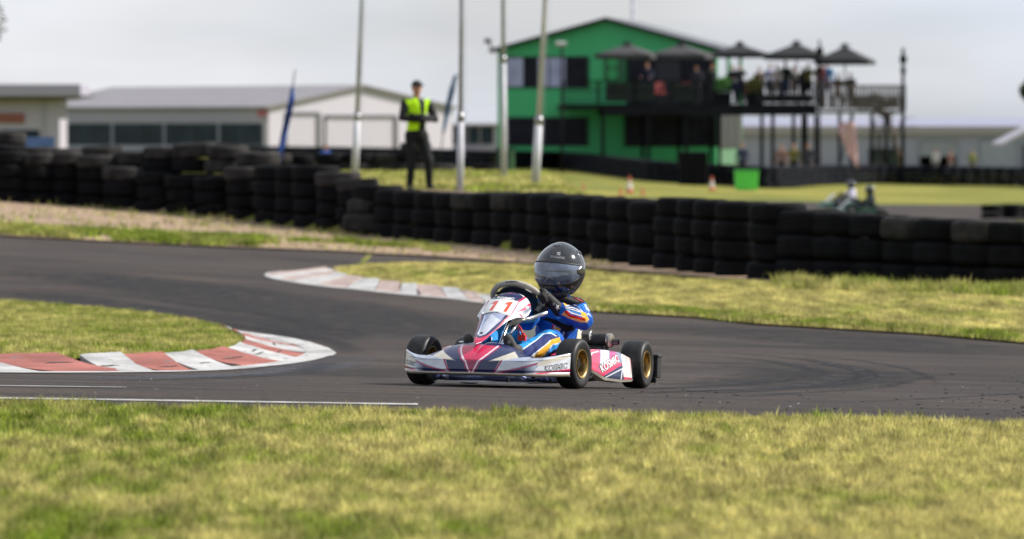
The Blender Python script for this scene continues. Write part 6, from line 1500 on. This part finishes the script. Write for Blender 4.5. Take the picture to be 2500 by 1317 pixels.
# long grey shed on the right
rs = house_root('storage_shed', 1800, 390, R(0), 'long low blue grey shed with roller doors at the right', 'building'); r0 = rs.location.z; rzf = lambda py: CH + (HY - py) * 390 / F - r0; rxf = lambda px: (px - 1800) * 390 / F
M_RS = mat('blue_grey_cladding', (.27, .28, .345), .6, var=.06, scale=1, stretch=(8, 8, .4))
b = MB(); b.bbox(0, rxf(2245), 0, 14, -2, rzf(327)); b.bbox(rxf(2335), rxf(2680), 0, 14, -2, rzf(327)); b.bbox(rxf(2245), rxf(2335), 0, 14, rzf(382), rzf(327)); b.bbox(rxf(2245), rxf(2335), 6, 14, -2, rzf(383)); b.build('wall', M_RS, rs)
b = MB(); b.bbox(-.3, rxf(2690), -.35, -.01, rzf(329), rzf(309)); b.build('fascia', mat('beige_fascia', (.30, .275, .28), .6, var=.05), rs)
b = MB(); b.v = [(-.3, -.4, rzf(308)), (rxf(2690), -.4, rzf(308)), (rxf(2690), 7, rzf(287)), (-.3, 7, rzf(289)), (-.3, 14, rzf(308)), (rxf(2690), 14, rzf(308))]; b.f = [(0, 1, 2, 3), (3, 2, 5, 4), (0, 3, 4), (1, 5, 2)]; b.build('roof', mat('lilac_roof', (.27, .27, .36), .5, var=.06), rs)
def rs_door(a_, b_, t_, m_, z1=None):
    b = MB(); b.bbox(rxf(a_ - 3), rxf(b_ + 3), -.12, -.01, rzf(t_), rzf(t_ - 4)); b.bbox(rxf(a_ - 3), rxf(a_), -.12, -.01, -1.5, rzf(t_)); b.bbox(rxf(b_), rxf(b_ + 3), -.12, -.01, -1.5, rzf(t_)); fr = b.build('roller_door', mat('grey_frame', (.2, .22, .25), .6), rs)
    lo = rzf(382) if z1 else -1.5; n = 8
    for i in range(n): z0, z2 = lo + (rzf(t_) - lo) * i / n, lo + (rzf(t_) - lo) * (i + 1) / n; c = MB(); c.bbox(rxf(a_), rxf(b_), -.06, -.02, z0 + .02, z2 - .02); c.build('slat', m_, fr)
M_RD = mat('pale_door_slats', (.30, .32, .36), .6)
rs_door(2245, 2335, 346, M_RD, 1); rs_door(2394, 2482, 346, M_RD)
b = MB(); b.bbox(rxf(2247), rxf(2333), 5.9, 5.99, -1.5, rzf(383)); b.build('dark_interior', mat('black_interior', (.008, .008, .01), .9), rs)
b = MB(); b.bbox(rxf(2120), rxf(2206), -.08, -.01, rzf(412), rzf(362)); wd = b.build('window', M_TRIM, rs)
for i in range(3): b = MB(); b.bbox(rxf(2123 + i * 28), rxf(2148 + i * 28), -.105, -.085, rzf(410), rzf(364)); b.build('pane', mat('green_dark_glass', (.02, .04, .03), .3, var=.6, scale=.8, spec=.15), wd)
# small pavilion roof at right edge
pv = house_root('pavilion', 2475, 205, R(0), 'small white pitched pavilion roof poking in at the right edge', 'pavilion'); p0 = pv.location.z; pzf = lambda py: CH + (HY - py) * 205 / F - p0; pxf = lambda px: (px - 2475) * 205 / F
b = MB(); b.v = [(pxf(2442), -.2, pzf(358)), (pxf(2442), -.2, pzf(350)), (pxf(2560), -.2, pzf(288)), (pxf(2560), -.2, pzf(300)), (pxf(2678), -.2, pzf(350)), (pxf(2678), -.2, pzf(358))]; n = 6; b.v += [(x_, 4, z_) for x_, y_, z_ in b.v]; b.f = [(0, 3, 2, 1), (3, 5, 4, 2), (6, 7, 8, 9), (9, 8, 10, 11), (0, 1, 7, 6), (1, 2, 8, 7), (2, 4, 10, 8), (4, 5, 11, 10), (0, 6, 9, 3), (3, 9, 11, 5)]; b.build('roof', M_WSHED, pv)
for px in (2500, 2650): b = MB(); b.bbox(pxf(px) - .06, pxf(px) + .06, 0, .12, -.2, pzf(352)); b.build('post', M_TRIM, pv)

# ================================================================== SMALL THINGS IN THE MIDDLE DISTANCE
def cone(px, py, h, d, label, stripe=True):
    p = G(px, py, dmin=d); root = empty('traffic_cone', p); tag(root, label, 'traffic cone', 'traffic cones'); mo_ = mat('cone_orange', (.55, .12, .05), .5); mw = mat('cone_white', (.62, .58, .56), .5)
    b = MB(); b.box((0, 0, .02), (h * .5, h * .5, .04)); b.lathe([(h * .2, .04), (h * .16, h * .25)], 16); b.lathe([(h * .09, h * .68), (h * .035, h), (.002, h)], 16); b.build('cone_body', mo_, root)
    MB().lathe([(h * .162, h * .25), (h * .095, h * .68)], 16).build('white_band', mw if stripe else mo_, root, smooth=True)
cone(1537, 472, .56, 130, 'tall orange and white traffic cone on the grass in front of the tyre barrier'); cone(1738, 466, .52, 130, 'orange and white traffic cone left of the bright green bin')
cone(1515, 477, .28, 125, 'small plain orange cone left of the tall traffic cone', False); cone(1569, 476, .28, 125, 'small plain orange cone right of the tall traffic cone', False); cone(1424, 462, .22, 125, 'small plain orange cone beyond the helmet', False)
p = G(1822, 466, dmin=130); gbn = empty('bin', p); tag(gbn, 'bright green boxy bin at the end of the tyre barrier', 'bin'); bs = F / p.y
b = MB(); b.box((0, 0, 24 / bs), (52 / bs, .7, 46 / bs), taper=1.08); bevel(b.build('bin_body', mat('bright_green_plastic', (.09, .62, .07), .5, var=.1), gbn), .03)
b = MB(); b.box((0, -.02, 48.5 / bs), (60 / bs, .8, 4 / bs)); bevel(b.build('lid', mat('green_lid', (.05, .38, .05), .5), gbn), .015)
for s in (-1, 1): MB().lathe([(.01, -.04), (.1, -.04), (.1, .04), (.01, .04)], 14, 'x', c=(s * 22 / bs, .3, .1)).build('wheel', M_DECK, gbn)
d_ = 112; x = (1234 - 1250) * d_ / F; tb = empty('equipment_cabinet', (x, d_, T(x, d_))); tag(tb, 'dark green cabinet with a pale green side behind the grey flagpole', 'cabinet'); hh = CH + (HY - 366) * d_ / F - T(x, d_)
b = MB(); b.bbox(-.20, .09, 0, .5, 0, hh); bevel(b.build('cabinet_body', mat('dark_green_paint', (.01, .05, .03), .5), tb), .01)
b = MB(); b.bbox(.10, .21, .05, .5, 0, hh - .01); bevel(b.build('side_panel', mat('pale_green_paint', (.09, .20, .09), .6), tb), .01)
b = MB(); b.bbox(-.22, .22, -.02, .52, hh, hh + .04); b.build('lid', M_TRIM, tb)
p = G(1690, 452, dmin=150); bx = empty('box', (p.x, p.y - 1, T(p.x, p.y - 1))); tag(bx, 'dark square box standing on the tyre barrier below the deck', 'box'); b = MB(); b.box((0, 0, .65), (1.1, .8, 1.3)); bevel(b.build('box_body', M_TYRE, bx), .05)
# blue banner behind the left tyres
x = (95 - 1250) * 96 / F; bnr = empty('banner', (x, 96, 0)); tag(bnr, 'blue banner panel showing behind the tyres at the far left', 'banner'); b = MB(); b.box((0, 0, CH + (HY - 348) * 96 / F), (.62, .03, .22)); b.build('banner_cloth', mat('blue_banner', (.08, .14, .32), .7), bnr)
for s in (-1, 1): MB().tube([(s * .28, .03, T(x, 96)), (s * .28, .03, 1.1)], .015, 6).build('post', M_TRIM, bnr)
# distant kart with driver on the far track
fp = G(2062, 512, dmin=100); FS = F / fp.y
fk = empty('distant_kart', fp, R(-62)); tag(fk, 'distant green and black kart on the far track beyond the tyre wall', 'go-kart')
def fwheel(x, y): o = MB().lathe([(.06, -.08), (.12, -.08), (.14, -.05), (.14, .05), (.12, .08), (.06, .08)], 18, 'x', c=(x, y, .14)).build('wheel', M_SLICK, fk, smooth=True)
for x_, y_ in ((-.5, -.55), (.5, -.55), (-.55, .5), (.55, .5)): fwheel(x_, y_)
b = MB(); b.tube([(-.28, -.7, .06), (-.3, .6, .06), (.3, .6, .06), (.28, -.7, .06)], .02, 8, closed=True); b.box((0, -.1, .05), (.5, 1.1, .02)); b.build('chassis_frame', M_BLACKM, fk)
b = MB(); b.v = [(-.5, -.78, .08), (.5, -.78, .08), (.5, -.72, .22), (-.5, -.72, .22), (-.22, -.98, .08), (.22, -.98, .08), (.2, -.85, .24), (-.2, -.85, .24), (-.2, -.6, .28), (.2, -.6, .28)]; b.f = [(4, 5, 6, 7), (0, 4, 7, 3), (5, 1, 2, 6), (7, 6, 9, 8), (3, 7, 8), (6, 2, 9), (0, 1, 5, 4)]; b.build('front_fairing', mat('kart_green', (.03, .10, .05), .3), fk)
b = MB(); b.v = [(-.05, -.78, .24), (.05, -.78, .24), (.14, -.40, .52), (-.14, -.40, .52)]; b.f = [(0, 1, 2, 3)]; no = b.build('nose_panel', mat('kart_white', (.6, .6, .6), .3), fk); no.modifiers.new('t', 'SOLIDIFY').thickness = .01
for s in (-1, 1): b = MB(); b.box((s * .46, 0, .17), (.16, .62, .2)); bevel(b.build('side_pod', mat('kart_dark_green', (.012, .05, .03), .3), fk), .04)
b = MB(); b.box((0, .35, .22), (.36, .3, .34)); bevel(b.build('seat', M_BLACKM, fk), .05)
MB().tube([Vector((.14 * math.cos(q), -.18 + .1 * math.sin(q), .48 + .09 * math.sin(q))) for q in np.linspace(0, 6.28, 17)[:-1]], .014, 6, closed=True).build('steering_wheel', M_BLACKM, fk)
caps2 = [((0, .3, .2), (0, .28, .58), .15, .14), ((0, .28, .58), (0, .27, .70), .12, .06), ((.17, .28, .56), (.24, .05, .44), .06, .05), ((.24, .05, .44), (.13, -.16, .50), .05, .035), ((-.17, .28, .56), (-.24, .05, .44), .06, .05), ((-.24, .05, .44), (-.13, -.16, .50), .05, .035), ((.1, .25, .18), (.2, -.15, .36), .085, .065), ((.2, -.15, .36), (.15, -.6, .2), .06, .045), ((-.1, .25, .18), (-.2, -.15, .36), .085, .065), ((-.2, -.15, .36), (-.15, -.6, .2), .06, .045)]
m = MB()
for a, b_, ra, rb in caps2: capsule(m, a, b_, ra, rb)
me = remesh(m, .02, 3); P = vcoords(me); idx, _ = cap_index(P, [(Vector(a), Vector(b_), ra, rb) for a, b_, ra, rb in caps2]); C = np.tile(np.array((.58, .55, .66)), (len(P), 1)); C[idx >= 6] = (.05, .06, .08); C[np.isin(idx, [3, 5])] = (.02, .02, .02)
fd = empty('person', fp, R(-62)); tag(fd, 'distant kart driver in a white top and black helmet on the far track', 'person'); fb = finish_body('suit_body', me, M_CLOTH, fd, C)
m = MB(); ellipsoid(m, (0, .25, .82), (.13, .155, .145), seg=24); m.build('helmet', M_HELM, fd, smooth=True); m = MB(); ellipsoid(m, (0, .165, .83), (.10, .085, .045), seg=18); m.build('visor', mat('far_visor', (.2, .2, .22), .1), fd, smooth=True)
# second distant kart just behind, mostly hidden by the wall
fk.scale = (.88,) * 3; fd.scale = (.88,) * 3
fk2 = copy_tree(fk); q = G(2104, 531, dmin=100); fk2.location = q; fk2.rotation_euler = (0, 0, R(-75)); fk2['label'] = 'second distant kart, following lower and nearer the tyre wall'
fd2 = copy_tree(fd); fd2.location = q; fd2.rotation_euler = (0, 0, R(-75)); fd2['label'] = 'driver of the second distant kart nearest the tyre wall'

# ================================================================== TREES
M_LEAF = mat_vc('leaves', rough=.7, var=.15, scale=2, transl=.25, spec=.2); M_BARK = mat('bark', (.10, .075, .055), .9, var=.3, scale=6, bump=.4)
def tree(label, px, py, d, rad, n, leaf, seed, trunk_px=None, dens=9, name='tree', col=((.03, .05, .015), (.10, .12, .035))):
    rng = np.random.default_rng(seed); x = (px - 1250) * d / F; zc = CH + (HY - py) * d / F; tx = x if trunk_px is None else (trunk_px - 1250) * d / F; g = T(tx, d)
    root = empty(name, (tx, d, g)); tag(root, label, 'tree' if name == 'tree' else 'bush'); cx, cz_ = x - tx, zc - g
    t = MB(); tp = Vector((cx * .5, 0, cz_ * .75)); t.tube([(0, 0, -.2), (tp.x * .3, .05, cz_ * .35), tuple(tp)], [rad[0] * .09, rad[0] * .07, rad[0] * .05], 10)
    cl = []
    for k in range(dens):
        c = rng.normal(0, 1, 3); c = c / np.linalg.norm(c) * rng.random()**.5 * .75 * np.array(rad) + np.array([cx, 0, cz_]); cl.append(c)
        t.tube([tuple(tp), tuple(Vector(tp).lerp(Vector(c), .6) + Vector((0, 0, .1))), tuple(c)], [rad[0] * .035, rad[0] * .02, rad[0] * .008], 6)
    t.build('trunk', M_BARK, root, smooth=True)
    cl = np.array(cl); i = rng.integers(0, len(cl), n); sz = min(rad) * .52; p = rng.normal(0, 1, (n, 3)); p = p / np.linalg.norm(p, axis=1)[:, None] * (rng.random((n, 1))**.45) * sz * (.6 + .6 * rng.random(len(cl)))[i][:, None] + cl[i]
    a = rng.normal(0, 1, (n, 3)); a /= np.linalg.norm(a, axis=1)[:, None]; b_ = np.cross(a, rng.normal(0, 1, (n, 3))); b_ /= np.linalg.norm(b_, axis=1)[:, None]
    s_ = leaf * rng.uniform(.6, 1.4, (n, 1)); V = np.stack([p - a * s_, p + b_ * s_ * .5, p + a * s_, p - b_ * s_ * .5], 1).reshape(-1, 3)
    k = rng.random((n, 1)); C = np.repeat(np.array(col[0]) * (1 - k) + np.array(col[1]) * k, 4, 0)
    o = np_mesh('crown', V, np.arange(4 * n).reshape(n, 4), M_LEAF, root, cols=C); return root
tree('dark tree whose drooping outer branch just enters at the upper left edge', -105, 60, 150, (1.6, 1.5, 1.4), 16000, .06, 1, trunk_px=-190, dens=16)
tree('dark leafy tree just entering at the right edge above the shed roof', 2545, 238, 210, (1.45, 1.4, 1.1), 14000, .07, 2, trunk_px=2570, dens=14)
tree('brown green bushy tree behind the stair landing', 2140, 250, 226, (1.5, 1.0, .62), 5200, .045, 4, trunk_px=2203, col=((.06, .05, .03), (.14, .12, .07)))
tree('small dark treetop above the roof of the grey shed', 2225, 296, 460, (1.6, 1.5, .8), 3000, .12, 5)
tree('low yellow green bush at the foot of the grey shed', 2035, 420, 300, (2.0, 1.0, .5), 4000, .07, 6, name='bush', col=((.12, .12, .02), (.25, .22, .06)))

for c_ in fd2.children:
    if c_.name.startswith('suit_body'): c_.data = c_.data.copy(); set_cols(c_.data, np.tile(np.array((.03, .04, .04)), (len(c_.data.vertices), 1)))
